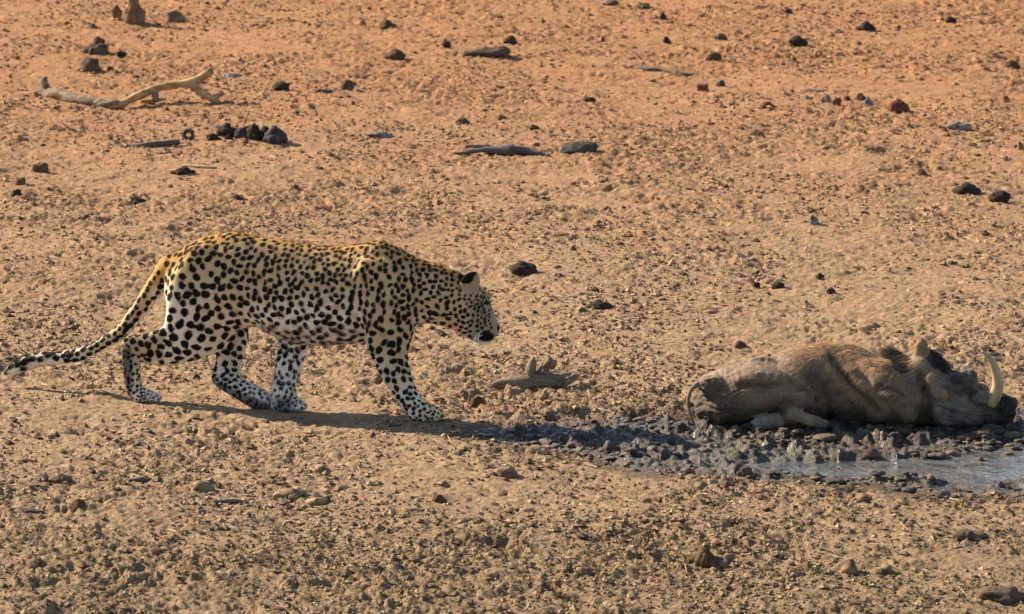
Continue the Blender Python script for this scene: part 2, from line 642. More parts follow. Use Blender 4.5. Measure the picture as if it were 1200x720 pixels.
class Shell:
    """collects closed lofts, to be fused into one continuous skin"""
    def __init__(self):
        self.v, self.f, self.n = [], [], 0

    def rings(self, C, U, L, ra, rb, seg=28, egg=None):
        k = len(C)
        th = np.linspace(0, 2 * np.pi, seg, endpoint=False)
        cs, sn = np.cos(th), np.sin(th)
        ring = []
        for i in range(k):
            b = rb[i]
            if egg is not None:
                bb = b * (1 + egg[i] * -cs)
            else:
                bb = b
            ring.append(C[i] + np.outer(cs * ra[i], U[i]) + np.outer(sn * bb, L[i]))
        V = np.concatenate(ring + [C[:1], C[-1:]])
        F = []
        b0 = self.n
        for i in range(k - 1):
            for j in range(seg):
                a, b = i * seg + j, i * seg + (j + 1) % seg
                F.append((b0 + a, b0 + b, b0 + b + seg))
                F.append((b0 + a, b0 + b + seg, b0 + a + seg))
        s, e = k * seg, k * seg + 1
        for j in range(seg):
            F.append((b0 + s, b0 + (j + 1) % seg, b0 + j))
            F.append((b0 + e, b0 + (k - 1) * seg + j, b0 + (k - 1) * seg + (j + 1) % seg))
        self.v.append(V)
        self.f += F
        self.n += len(V)

    def pairs(self, S, lat, Yf, sub=5, egg=0.0, seg=28):
        """S: (ax,ay,bx,by,halfwidth,Y) photo pixel edge pairs at depth Y; lat: lateral unit vector"""
        A = []
        for s in S:
            ax, ay, bx, by, w = s[:5]
            Y = Yf(0.5 * (ax + bx)) + (s[5] if len(s) > 5 else 0.0) if callable(Yf) else Yf + (s[5] if len(s) > 5 else 0.0)
            p, q = P(ax, ay, Y), P(bx, by, Y)
            A.append(np.concatenate([p, q, [w]]))
        A = catmull(A, sub)
        C = (A[:, :3] + A[:, 3:6]) / 2
        D = (A[:, :3] - A[:, 3:6]) / 2
        ra = np.linalg.norm(D, axis=1)
        U = D / ra[:, None]
        L = np.repeat(np.array(lat)[None], len(C), axis=0)
        self.rings(C, U, L, ra, np.maximum(A[:, 6], 0.002), seg, np.full(len(C), egg))

    def tube(self, pts, radii, sub=5, seg=20, flat=1.0, lat=None):
        A = catmull(np.column_stack([np.asarray(pts), radii]), sub)
        C, r = A[:, :3], np.maximum(A[:, 3], 0.001)
        T = np.gradient(C, axis=0)
        T /= np.linalg.norm(T, axis=1)[:, None]
        ref = np.array(lat if lat is not None else (0, 1, 0.02), dtype=float)
        U = np.cross(T, ref)
        U /= np.linalg.norm(U, axis=1)[:, None] + 1e-9
        L = np.cross(U, T)
        self.rings(C, U, L, r, r * flat, seg)

    def ball(self, c, r, sx=1, sy=1, sz=1):
        t = np.linspace(-0.98, 0.98, 9)
        C = np.array(c) + np.outer(t * r * sx, (1, 0, 0))
        rr = np.sqrt(1 - t * t) * r
        U = np.tile((0, 0, 1.0), (9, 1))
        L = np.tile((0, 1.0, 0), (9, 1))
        self.rings(C, U, L, rr * sz, rr * sy, 16)

    def fuse(self, name, voxel, smooth=6, fac=0.5):
        V = np.concatenate(self.v)
        me = mesh_np(name + "_raw", V, np.array(self.f))
        o = bpy.data.objects.new(name + "_raw", me)
        COL.objects.link(o)
        md = o.modifiers.new("r", 'REMESH')
        md.mode = 'VOXEL'
        md.voxel_size = voxel
        md.use_smooth_shade = True
        ms = o.modifiers.new("s", 'SMOOTH')
        ms.factor = fac
        ms.iterations = smooth
        dg = bpy.context.evaluated_depsgraph_get()
        out = bpy.data.meshes.new_from_object(o.evaluated_get(dg))
        bpy.data.objects.remove(o)
        bpy.data.meshes.remove(me)
        out.name = name
        return out


def relax(me, weight, it):
    """weighted Laplacian smoothing"""
    n, m = len(me.vertices), len(me.edges)
    e = np.empty(m * 2, dtype=np.int32)
    me.edges.foreach_get("vertices", e)
    e = e.reshape(-1, 2)
    co = np.empty(n * 3, dtype=np.float32)
    me.vertices.foreach_get("co", co)
    co = co.reshape(-1, 3).astype(float)
    deg = np.bincount(e.ravel(), minlength=n).astype(float)[:, None] + 1e-9
    w = np.clip(weight, 0, 1)[:, None] * 0.6
    for _ in range(it):
        s = np.stack([np.bincount(e[:, 0], co[e[:, 1], k], n) + np.bincount(e[:, 1], co[e[:, 0], k], n) for k in range(3)], axis=1)
        co = co + (s / deg - co) * w
    me.vertices.foreach_set("co", co.astype(np.float32).ravel())
    me.update()


def mesh_arrays(me):
    n = len(me.vertices)
    co = np.empty(n * 3, dtype=np.float32)
    me.vertices.foreach_get("co", co)
    no = np.empty(n * 3, dtype=np.float32)
    me.vertices.foreach_get("normal", no)
    return co.reshape(-1, 3).astype(float), no.reshape(-1, 3).astype(float)


def simple_tube(name, pts, radii, mat, parent=None, seg=8, sub=4, flat=1.0, lat=None, bumpy=0.0, smooth=True):
    s = Shell()
    s.tube(pts, radii, sub, seg, flat, lat)
    V = np.concatenate(s.v)
    if bumpy:
        c = np.array(pts).mean(axis=0)
        sc = 2.2 / max(np.max(radii), 1e-3) / 4
        V = V + (noise3(V - c + 5, sc, 3)[:, None] * bumpy) * np.array([0.4, 0.6, 1.0]) + (noise3(V - c + 9, sc * 2.7, 5)[:, None] * bumpy * 0.5) * np.array([.5, .5, 1.0])
    me = mesh_np(name, V, np.array(s.f), smooth)
    return new_obj(name, me, mat, parent)


# ------------------------------------------------------------------ leopard
Y_NF = G(497, 490)[1]            # near fore paw
Y_NH = G(172, 468.5)[1]          # near hind paw
SLOPE = (Y_NH - Y_NF) / (172 - 497)
LATOFF = 0.055


def lmid(px):
    return Y_NF + LATOFF + SLOPE * (np.clip(px, -50, 520) - 497)


_ax = np.array(P(450, 360, lmid(450))) - np.array(P(230, 360, lmid(230)))
_ax[2] = 0
_ax /= np.linalg.norm(_ax)
LAT = np.array([-_ax[1], _ax[0], 0])          # toward the far side


def lep_leg(sh, S, y_top, y_foot_abs):
    """leg stations; depth slides from an offset at the top to the foot's own depth"""
    n = len(S)
    out = []
    for i, s in enumerate(S):
        t = min(1.0, (i / (n - 1)) * 1.25)
        t = t * t * (3 - 2 * t)
        px = 0.5 * (s[0] + s[2])
        Ya = (lmid(px) + y_top) * (1 - t) + y_foot_abs * t
        out.append(tuple(s[:5]) + (Ya,))
    sh.pairs(out, LAT, 0.0)


def toes(sh, px0, py0, Yc, n=4, spread=0.015, r=0.0125):
    for i in range(n):
        o = (i - (n - 1) / 2) * spread
        fwd = 4.0 - 2.0 * abs(i - 1.5) * 0.9
        c = P(px0 + fwd - 3, py0, Yc) + LAT * o
        sh.ball(c, r, 1.35, 0.9, 0.95)


def build_leopard():
    sh = Shell()
    body = [(197, 316, 198, 350, .045), (206, 295, 203, 370, .082), (231, 280, 226, 388, .108), (255, 274, 250, 392, .118),
            (276, 271.5, 276, 388, .120), (304, 277, 301, 383, .118), (335, 281, 329, 397, .128), (367, 286, 363, 404, .135),
            (398, 289, 398, 404, .135), (421, 285.5, 423, 402, .128), (444, 281, 447, 399, .115), (465, 288.5, 468, 395, .105),
            (484, 299.5, 484, 386, .086), (503, 307, 499, 380, .074), (524, 314.5, 513, 381, .068), (541, 322, 529, 386, .068)]
    sh.pairs(body, LAT, lmid, 6, 0.08, 36)
    # head on the neck: skull, cheeks, muzzle
    head = [(523, 318, 519, 378, .055), (538, 321, 530, 386, .068), (552, 327, 541, 392, .074), (563, 336, 550, 397, .068), (570.5, 347, 558, 402, .052),
            (576, 360, 564, 404.5, .043), (581, 371, 570, 404, .039), (584.5, 379, 576, 400, .033), (586, 384.5, 582, 394, .024)]
    sh.pairs(head, LAT, lmid, 6, 0.0, 30)
    # brow ridge, cheek and lip pads
    for s in (-1, 1):
        sh.ball(P(566, 349, lmid(566)) + LAT * s * 0.042, 0.024, 1.1, 0.8, 0.7)
        sh.ball(P(549, 373, lmid(549)) + LAT * s * 0.052, 0.034, 1.1, 0.7, 1.1)
        sh.ball(P(573, 386, lmid(573)) + LAT * s * 0.025, 0.026, 1.1, 0.8, 0.85)
    # ears: rounded cups
    for s in (-1, 1):
        off = s * 0.058
        ears = [(537, 344, 561, 346, .016, off), (538, 335, 562, 337, .016, off * 1.1), (541, 327, 562, 328, .014, off * 1.25), (547, 320.5, 560.5, 320, .010, off * 1.35), (551, 318.5, 558.5, 317.5, .004, off * 1.4)]
        if s > 0:
            ears = [(a + 1, b + 1.5, c + 1, d + 1.5, e, f) for a, b, c, d, e, f in ears]
        sh.pairs(ears, LAT, lmid, 5, 0.0, 20)
    # shoulder blade and haunch muscle masses on both sides
    for s in (-1, 1):
        sh.pairs([(434, 302, 458, 302, .02, s * .040), (420, 305, 474, 308, .045, s * .068), (420, 345, 484, 350, .05, s * .076), (428, 380, 484, 384, .045, s * .072), (436, 395, 476, 396, .03, s * .06)], LAT, lmid, 5)
        sh.pairs([(225, 288, 262, 284, .03, s * .06), (205, 318, 280, 318, .05, s * .072), (198, 350, 284, 352, .055, s * .072), (200, 378, 276, 384, .05, s * .062)], LAT, lmid, 5)
    # near hind leg
    lep_leg(sh, [(200, 320, 282, 322, .05), (196, 345, 285, 350, .06), (194, 366, 279, 383, .06), (190, 383, 264, 407, .054), (178, 388.5, 237, 420, .044),
                 (165, 391.5, 203, 427, .034), (152, 393.5, 177, 427, .027), (144.5, 398, 168, 421, .023), (143.5, 414, 165.5, 424, .021), (144, 432, 165, 434, .022),
                 (146, 449, 166, 449, .025), (150, 463, 172, 456.5, .029), (160, 471, 175, 457, .033), (174, 472.5, 180, 459.5, .036), (184, 472, 186, 462.5, .031), (188.5, 470, 188.5, 466, .016)], -0.062, G(175, 470.5)[1])
    toes(sh, 184, 467.5, G(175, 470.5)[1])
    # far hind leg
    lep_leg(sh, [(215, 320, 280, 325, .05), (232, 360, 290, 368, .05), (247, 388, 292, 392, .043), (253, 406, 288, 410, .037), (253.5, 422, 284, 422, .031), (250, 434, 283, 434, .028),
                 (248, 443, 284.5, 442, .027), (252, 451, 292, 447.5, .026), (264, 459.5, 301, 452.5, .027), (280, 469.5, 310, 458, .030), (295, 477.5, 316, 463, .034), (307, 479.5, 319, 468, .032), (315, 478, 320, 473, .018)], 0.062, G(306, 477)[1])
    toes(sh, 314, 474, G(306, 477)[1])
    # far fore leg
    lep_leg(sh, [(392, 330, 450, 335, .05), (360, 360, 412, 365, .05), (333, 384, 377, 390, .043), (326, 404, 361, 408, .037), (324, 420, 356, 421, .034), (322, 438, 351, 439, .032),
                 (319.5, 454, 347, 454, .032), (318.5, 468, 348, 464, .035), (322, 480, 351, 468.5, .039), (336, 482.5, 355, 471, .040), (348, 482, 358.5, 474, .035), (355, 480.5, 359.5, 476.5, .018)], 0.062, G(340, 480.5)[1])
    toes(sh, 354, 477.5, G(340, 480.5)[1])
    # near fore leg
    lep_leg(sh, [(412, 315, 482, 318, .046), (416, 345, 488, 352, .055), (424, 380, 487, 386, .054), (430, 405, 479.5, 409, .045), (437, 421, 478, 420, .038), (444.5, 437, 479.5, 432, .034),
                 (455, 453, 484, 446.5, .032), (463.5, 466, 489, 460, .032), (471.5, 480, 498, 471.5, .035), (480, 490.5, 506, 474, .041), (493, 494.5, 513, 477.5, .045), (506, 494.5, 519, 481.5, .040), (515, 492.5, 521, 486.5, .022)], -0.068, G(500, 492)[1])
    toes(sh, 515, 489, G(500, 492)[1], r=0.0145, spread=0.019)
    # tail
    tl = [(206, 310, 17), (196, 317, 14.5), (186, 330, 12.2), (172, 350, 10.8), (158, 370, 9.6), (143, 387, 8.6), (125, 400, 8), (94, 415.5, 8.2), (70, 419.5, 8.3), (45, 421.5, 8.7), (25, 427.5, 9), (13, 434, 7.6), (6.5, 440, 3.4)]
    sh.tube([P(a, b, lmid(a)) for a, b, r in tl], [r * pxm(DIST) for a, b, r in tl], 6, 20, 1.0, LAT)

    me = sh.fuse("body", 0.0046, 7, 0.5)
    co, no = mesh_arrays(me)
    px, py = project(co)
    relax(me, sstep(186, 200, px) * sstep(512, 496, px) * sstep(415, 395, py) + 0.25 * sstep(510, 530, px) * sstep(330, 340, py), 40)
    co, no = mesh_arrays(me)
    px, py = project(co)
    # soft muscle relief and skin folds
    lat_s = ((co - np.array([P(450, 360, lmid(450))])) @ LAT)
    d = 0.0030 * noise3(co, 9.0, 51) + 0.0015 * noise3(co, 22.0, 55)
    fold = np.exp(-((px - 486 - (py - 340) * 0.05) / 3.5) ** 2) * sstep(300, 325, py) * sstep(400, 375, py)
    fold2 = np.exp(-((px - 283 + (py - 340) * 0.10) / 4.0) ** 2) * sstep(295, 330, py) * sstep(395, 370, py)
    fold3 = np.exp(-((px - 424 - (py - 350) * 0.02) / 5.0) ** 2) * sstep(310, 350, py) * sstep(402, 395, py)
    d -= 0.009 * fold + 0.008 * fold2 + 0.008 * fold3
    # mouth line
    mline = np.exp(-((py - (398 + (px - 560) * -0.12)) / 1.3) ** 2) * sstep(558, 562, px)
    d -= 0.004 * mline
    co2 = co + no * d[:, None]
    me.vertices.foreach_set("co", co2.astype(np.float32).ravel())
    me.update()
    co, no = mesh_arrays(me)
    px, py = project(co)

    # ---- coat pattern
    ctrl = np.array([(230, 330, 10.5), (215, 400, 12.5), (180, 408, 11), (260, 390, 10.5), (268, 278, 6.8), (225, 292, 8.5), (245, 310, 9), (300, 330, 7.6), (330, 355, 7.8), (380, 370, 8.2), (360, 330, 7.0), (390, 398, 10), (340, 392, 9), (440, 330, 7.2), (400, 320, 6.4),
                     (350, 293, 5.8), (440, 288, 6.4), (465, 340, 7.0), (495, 325, 6.2), (490, 360, 6.6), (540, 370, 5.6), (515, 372, 8), (535, 340, 4.8), (558, 355, 4.0), (552, 372, 5.4), (572, 372, 3.4), (545, 385, 6.2), (455, 405, 9.2), (470, 450, 7.5), (505, 485, 4.2), (490, 472, 5.2),
                     (155, 425, 5.0), (160, 445, 4.4), (180, 465, 3.4), (262, 425, 8.5), (265, 450, 6), (300, 465, 4.6), (342, 420, 7.5), (335, 450, 6), (345, 475, 4.2)])

    def spot_px(x, y):
        w = 1.0 / (((x[:, None] - ctrl[None, :, 0]) ** 2 + (y[:, None] - ctrl[None, :, 1]) ** 2) + 30.0) ** 1.5
        return (w * ctrl[None, :, 2]).sum(1) / w.sum(1)
    S = spot_px(px, py) * pxm(DIST)
    order = rng.permutation(len(co))
    cell = 0.02
    grid = {}
    centres = []
    for i in order:
        s = S[i]
        r = s * 1.0
        p = co[i]
        key = (int(p[0] // cell), int(p[1] // cell), int(p[2] // cell))
        R = int(r // cell) + 1
        ok = True
        for a in range(-R, R + 1):
            for b in range(-R, R + 1):
                for c in range(-R, R + 1):
                    for j in grid.get((key[0] + a, key[1] + b, key[2] + c), ()):
                        q = co[j]
                        rr = min(r, S[j] * 1.0 + 0.003)
                        if (q[0] - p[0]) ** 2 + (q[1] - p[1]) ** 2 + (q[2] - p[2]) ** 2 < rr * rr:
                            ok = False
                            break
                    if not ok: break
                if not ok: break
            if not ok: break
        if ok:
            grid.setdefault(key, []).append(i)
            centres.append(i)
    kd = kdtree.KDTree(len(co))
    for i, p in enumerate(co):
        kd.insert(p, i)
    kd.balance()
    spot = np.full(len(co), 0.05)
    ros = np.zeros(len(co))
    warp = np.stack([noise3(co, 62, 61), noise3(co, 62, 64), noise3(co, 62, 67)], axis=1) * 0.0042 + np.stack([noise3(co, 150, 161), noise3(co, 150, 164), noise3(co, 150, 167)], axis=1) * 0.0018
    cow = co + warp

    def stamp(c, nrm, r, ax, el):
        """an oval blot of radius r stretched by el along ax"""
        for (_, i, _) in kd.find_range(c, r * el * 1.2 + 0.016):
            dlt = cow[i] - c
            if nrm @ no[i] < 0.1:
                continue
            a = dlt @ ax
            b2 = max(dlt @ dlt - a * a, 0.0)
            e = math.sqrt((a / el) ** 2 + b2) - r
            if e < spot[i]:
                spot[i] = e
    for i in centres:
        p, nrm, s = co[i], no[i], S[i]
        x, y = px[i], py[i]
        # skip bare places: chin, nose bridge, ear rims
        if (x > 577 and y < 393) or (x > 556 and y > 396 and x < 580):
            continue
        t1 = np.cross(nrm, np.array([0, 0, 1.0]))
        if np.linalg.norm(t1) < 0.2:
            t1 = np.array([1.0, 0, 0])
        t1 /= np.linalg.norm(t1)
        t2 = np.cross(nrm, t1)
        a0 = rng.uniform(0, np.pi)
        ax = math.cos(a0) * t1 + math.sin(a0) * t2
        if x < 192 and y < 445 and not (y > 382 and x > 139):
            continue                                    # the tail has its own rows
        if x < 139:
            continue
        shoulder = 405 < x < 490 and 290 < y < 385
        el = rng.uniform(1.0, 1.5)
        face = x > 540
        r = s * rng.uniform(.41, .52) * (0.97 if face else 1.0) / math.sqrt(el)
        av = ax
        if shoulder and rng.uniform() < 0.7:
            av, el = t2, rng.uniform(1.15, 1.6)
        stamp(p, nrm, r, av, el)
        if not face and rng.uniform() < 0.38:
            sd2 = -1 if rng.uniform() < .5 else 1
            q = p + sd2 * av * r * el * .85 + np.cross(nrm, av) * r * rng.uniform(-.5, .5)
            stamp(q, nrm, r * rng.uniform(.45, .65), ax, 1.1)
    # warm brown centres of the rosettes on flank, haunch and shoulder
    cand = [i for i in order[:60000] if 210 < px[i] < 490 and 296 < py[i] < 392 and abs(no[i] @ LAT) > 0.4]
    taken = []
    for i in cand:
        p = co[i]
        if all((p[0] - q[0]) ** 2 + (p[1] - q[1]) ** 2 + (p[2] - q[2]) ** 2 > 0.0030 for q in taken):
            taken.append(p)
            R0 = rng.uniform(.020, .030)
            for (_, jx, dd) in kd.find_range(p, R0):
                ros[jx] = max(ros[jx], 1 - (dd / R0) ** 2)
    # tail: staggered rows of blots, bars towards the tip
    tc = catmull(np.array([list(P(a, b, lmid(a))) + [r * pxm(DIST)] for a, b, r in tl]), 40)
    seglen = np.concatenate([[0], np.cumsum(np.linalg.norm(np.diff(tc[:, :3], axis=0), axis=1))])
    step, dd = 0.030, 0.05
    while dd < seglen[-1] - 0.02:
        k = int(np.searchsorted(seglen, dd))
        C, r = tc[k, :3], tc[k, 3]
        T = tc[min(k + 1, len(tc) - 1), :3] - tc[k - 1, :3]
        T /= np.linalg.norm(T)
        U = np.cross(T, LAT)
        U /= np.linalg.norm(U)
        if U[2] < 0: U = -U
        endish = dd / seglen[-1]
        for q, a in enumerate((75, 18, -38, 130, 190, 250)):
            a = math.radians(a + rng.uniform(-14, 14))
            nr = math.sin(a) * U - math.cos(a) * LAT
            if endish > 0.62 and q == 2 and rng.uniform() < 0.6:
                continue
            sh_ = T * step * (0.5 if q % 2 else 0.0)
            stamp(C + nr * r + sh_, nr, rng.uniform(.0105, .0135) * (1 + 0.35 * sstep(.5, .9, endish)), T, rng.uniform(1.0, 1.45))
        dd += step * (1 + 0.25 * endish)
    for px0, py0, rr in ((22, 424, .022), (14, 429, .016), (36, 420, .017)):
        c = P(px0, py0, lmid(px0) - 0.01)
        for (_, i, dq) in kd.find_range(c, rr * 1.5):
            spot[i] = min(spot[i], dq - rr)
    # tail end bars
    # ear back, lips
    def blot(cx, cy, rx, ry, z=0.0):
        e = np.hypot((px - cx) / rx, (py - cy) / ry)
        return (e - 1) * min(rx, ry) * pxm(DIST)
    spot = np.where(np.hypot((px - 551) / 12, (py - 331) / 13.5) < 1, np.maximum(spot, 0.01), spot)
    spot = np.minimum(spot, blot(546, 325.5, 9.0, 7.2))
    spot = np.minimum(spot, blot(553, 320.8, 5.5, 2.6))
    spot = np.minimum(spot, blot(569.5, 394.5, 10.0, 5.6))
    spot = np.minimum(spot, blot(570.5, 355, 3.6, 2.2))
    spot = np.minimum(spot, blot(566, 349, 3.2, 1.2))
    spot = np.minimum(spot, blot(585, 384.5, 2.6, 4.0))
    spot = np.maximum(spot, -blot(560.5, 321, 2.3, 4.0))
    attr_f(me, "spot", spot)
    # ---- base tone: gold on the spine, buff on the flank, cream below, grey soles
    gold = np.array([0.44, 0.235, 0.06])
    buff = np.array([0.49, 0.355, 0.19])
    cream = np.array([0.76, 0.68, 0.55])
    up = no[:, 2]
    base = np.repeat(buff[None], len(co), axis=0)

    def lerp(f, c):
        nonlocal base
        base = base * (1 - f[:, None]) + np.asarray(c)[None] * f[:, None]
    spine = np.interp(px, [0, 60, 130, 200, 230, 275, 335, 400, 440, 480, 540], [430, 420, 396, 305, 284, 272, 281, 289, 281, 299, 322])
    lerp(sstep(62, 8, py - spine) * sstep(150, 190, px) * 0.5, (0.47, 0.305, 0.115))
    lerp(sstep(15, 2, py - spine) * sstep(150, 190, px) * 0.9, gold)
    low = np.maximum(sstep(330, 390, py) * sstep(270, 300, px) * sstep(440, 415, px), sstep(290, 205, px) * sstep(305, 385, py) * 0.85 * (px > 192))
    lerp(low, cream)
    lerp(sstep(-0.15, -0.75, up) * 0.9, cream)
    lerp(sstep(415, 470, py) * sstep(140, 160, px) * 0.8 * (1 - 0.35 * sstep(430, 440, px)), cream * 0.95)
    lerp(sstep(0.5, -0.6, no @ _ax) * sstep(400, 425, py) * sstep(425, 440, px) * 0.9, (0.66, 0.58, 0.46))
    lerp(sstep(215, 190, px) * sstep(330, 345, py) * sstep(395, 385, py) * sstep(170, 188, px) * 0.8, cream)
    lerp(sstep(150, 60, px) * 0.75, cream)
    lerp(sstep(1.05, 0.7, np.hypot((px - 551) / 13, (py - 333) / 15)) * 0.7, (0.30, 0.245, 0.175))
    lerp(sstep(540, 556, px) * sstep(346, 356, py) * 0.8, (0.255, 0.185, 0.11))
    lerp(sstep(556, 566, px) * sstep(326, 334, py) * sstep(362, 350, py) * 0.6, (0.26, 0.19, 0.11))
    lerp(sstep(575, 580, px) * sstep(350, 365, py) * sstep(396, 388, py) * 0.75, (0.33, 0.25, 0.17))
    lerp(sstep(399.5, 402.5, py) * sstep(545, 556, px), (0.8, 0.74, 0.64))
    lerp(sstep(486, 512, px) * sstep(380, 372, py) * 0.0, cream)
    ochre = np.array([0.62, 0.37, 0.15])
    lerp(sstep(366, 374, py) * sstep(492, 500, px) * sstep(548, 530, px) * 0.5, ochre)
    # dark soles / back of the hocks
    sole = np.maximum(sstep(158, 151, px) * sstep(402, 412, py) * (px > 139) * (co[:, 1] < lmid(172) - 0.01), sstep(0, 4, (py - 443.5) - (px - 249) * 0.42) * sstep(322, 316, px) * sstep(240, 250, px) * (py > 440))
    lerp(sole * 0.9, (0.10, 0.085, 0.07))
    pad = sstep(318, 326, px) * sstep(348, 338, px) * sstep(460, 470, py) * 0.85
    lerp(pad, (0.12, 0.10, 0.08))
    lerp(np.clip(ros * 1.6, 0, 1) * 0.55, (0.36, 0.205, 0.075))
    attr_c(me, "coat", base)

    root = bpy.data.objects.new("leopard", None)
    base_p = G(330, 482)
    root.location = base_p
    COL.objects.link(root)
    tag(root, "spotted leopard walking with lowered head toward the lying warthog", "leopard")
    new_obj("body", me, M["coat"], root)
    # eyes, whiskers
    for s in (-1, 1):
        sh2 = Shell()
        sh2.ball(P(569.5, 356, lmid(569)) + LAT * s * 0.0445, 0.010, 1, 0.9, 0.75)
        new_obj("eye", mesh_np("eye", np.concatenate(sh2.v), np.array(sh2.f)), M["eye"], root)
    wv, wf = [], []
    for k in range(5):
        x0, y0 = 568 + rng.uniform(-4, 5), 388 + rng.uniform(-4, 3)
        a = P(x0, y0, lmid(570)) - LAT * 0.036
        d0 = np.array([-0.25 + rng.uniform(-.4, .45), 0, -0.7 + rng.uniform(-.2, .5)])
        L = rng.uniform(0.05, 0.09)
        prev = None
        sh3 = Shell()
        pts = [a + d0 * L * t - LAT * (0.05 * t * (1.2 - t)) + np.array([0, 0, -0.02 * t * t]) for t in np.linspace(0, 1, 5)]
        sh3.tube(pts, [0.0004, 0.0004, 0.0004, 0.0003, 0.0002], 2, 5)
        new_obj("whisker", mesh_np("whisker", np.concatenate(sh3.v), np.array(sh3.f)), M["whisker"], root)
    em = sstep(1.1, 0.8, np.hypot((px - 551) / 13, (py - 333) / 16))
    strands("ear_hair", me, co, no, np.where((spot < 0)[:, None], np.array([[.01, .009, .008]]), np.array([[.46, .38, .28]])), np.repeat(np.array([[0.1, 0, -0.4]]), len(co), axis=0), np.full(len(co), 0.011), 2600, 0.0010, 0.7, M["fur"], root, em, 0.4)
    # fur
    nz = noise3(co, 260, 81) * 0.0035
    f = np.clip((0.0015 - (spot + nz)) / 0.003, 0, 1)[:, None]
    hc = base * (1 - f) + np.array([0.008, 0.007, 0.006]) * f
    tailward = -_ax[None] * 0.9 + np.array([0, 0, -0.55])[None]
    flow = np.repeat(tailward, len(co), axis=0)
    legm = ((py > 405) & (px > 140))[:, None]
    flow = np.where(legm, np.array([[-0.15, 0, -1.0]]), flow)
    tailm = (px < 190) & (py < 445) & ~((py > 385) & (px > 140))
    flow[tailm] = np.array([-0.8, 0, -0.6])
    flow[(px < 110)] = np.array([-1.0, 0, -0.15])
    L = np.full(len(co), 0.009)
    L[(no[:, 2] > 0.55) & (px > 150)] = 0.013
    L[(px > 540)] = 0.006
    L[(py > 455) & (px > 140)] = 0.006
    L[(px < 60)] = 0.016
    L[(py > 380) & (px > 290) & (px < 420)] = 0.017
    strands("fur", me, co, no, hc, flow, L, 230000, 0.0010, 0.40, M["fur"], root)


def strands(name, me, co, no, col, flow, L, count, width, lift, mat, parent, mask=None, jit=0.25, tip=1.0, kind="stuff"):
    """thin tapering hairs grown from the skin, one mesh"""
    nt = len(me.polygons)
    me.calc_loop_triangles()
    tri = np.empty(len(me.loop_triangles) * 3, dtype=np.int32)
    me.loop_triangles.foreach_get("vertices", tri)
    tri = tri.reshape(-1, 3)
    area = np.linalg.norm(np.cross(co[tri[:, 1]] - co[tri[:, 0]], co[tri[:, 2]] - co[tri[:, 0]]), axis=1)
    if mask is not None:
        area = area * mask[tri].mean(axis=1)
    pr = np.cumsum(area / area.sum())
    pick = np.searchsorted(pr, rng.uniform(0, 1, count))
    pick = np.clip(pick, 0, len(tri) - 1)
    w = rng.dirichlet((1, 1, 1), count)
    t = tri[pick]
    mixv = lambda A: (A[t] * w[:, :, None]).sum(1)
    p, n, c, fl = mixv(co), mixv(no), mixv(col), mixv(flow)
    ln = (L[t] * w).sum(1) * rng.uniform(0.6, 1.25, count)
    n /= np.linalg.norm(n, axis=1)[:, None] + 1e-9
    fl = fl - n * (fl * n).sum(1)[:, None]
    fl /= np.linalg.norm(fl, axis=1)[:, None] + 1e-9
    dirn = fl + n * (lift * rng.uniform(0.5, 1.6, count))[:, None] + rng.normal(0, jit, (count, 3))
    dirn /= np.linalg.norm(dirn, axis=1)[:, None]
    side = np.cross(dirn, n + rng.normal(0, 0.6, (count, 3)))
    side /= np.linalg.norm(side, axis=1)[:, None] + 1e-9
    p = p - n * 0.001
    c = c * rng.uniform(0.5, 1.5, count)[:, None]
    hw = side * (width / 2)
    mid = p + dirn * (ln * 0.55)[:, None]
    end = p + dirn * ln[:, None] + (fl - n * 0.5) * (ln * 0.18)[:, None]
    if ln.mean() < 0.02:
        V = np.stack([p - hw, p + hw, end], axis=1).reshape(-1, 3)
        F = np.arange(count * 3).reshape(-1, 3)
        C = np.repeat(c, 3, axis=0)
    else:
        V = np.stack([p - hw, p + hw, mid + hw * 0.7, mid - hw * 0.7, end], axis=1).reshape(-1, 3)
        b = np.arange(count)[:, None] * 5
        F = np.concatenate([b + np.array([[0, 1, 2]]), b + np.array([[0, 2, 3]]), b + np.array([[3, 2, 4]])], axis=0)
        C = np.repeat(c, 5, axis=0)
    m2 = mesh_np(name, V, F)
    attr_c(m2, "coat", C)
    o = new_obj(name, m2, mat, parent)
    tag(o, kind=kind)
    return o


build_leopard()


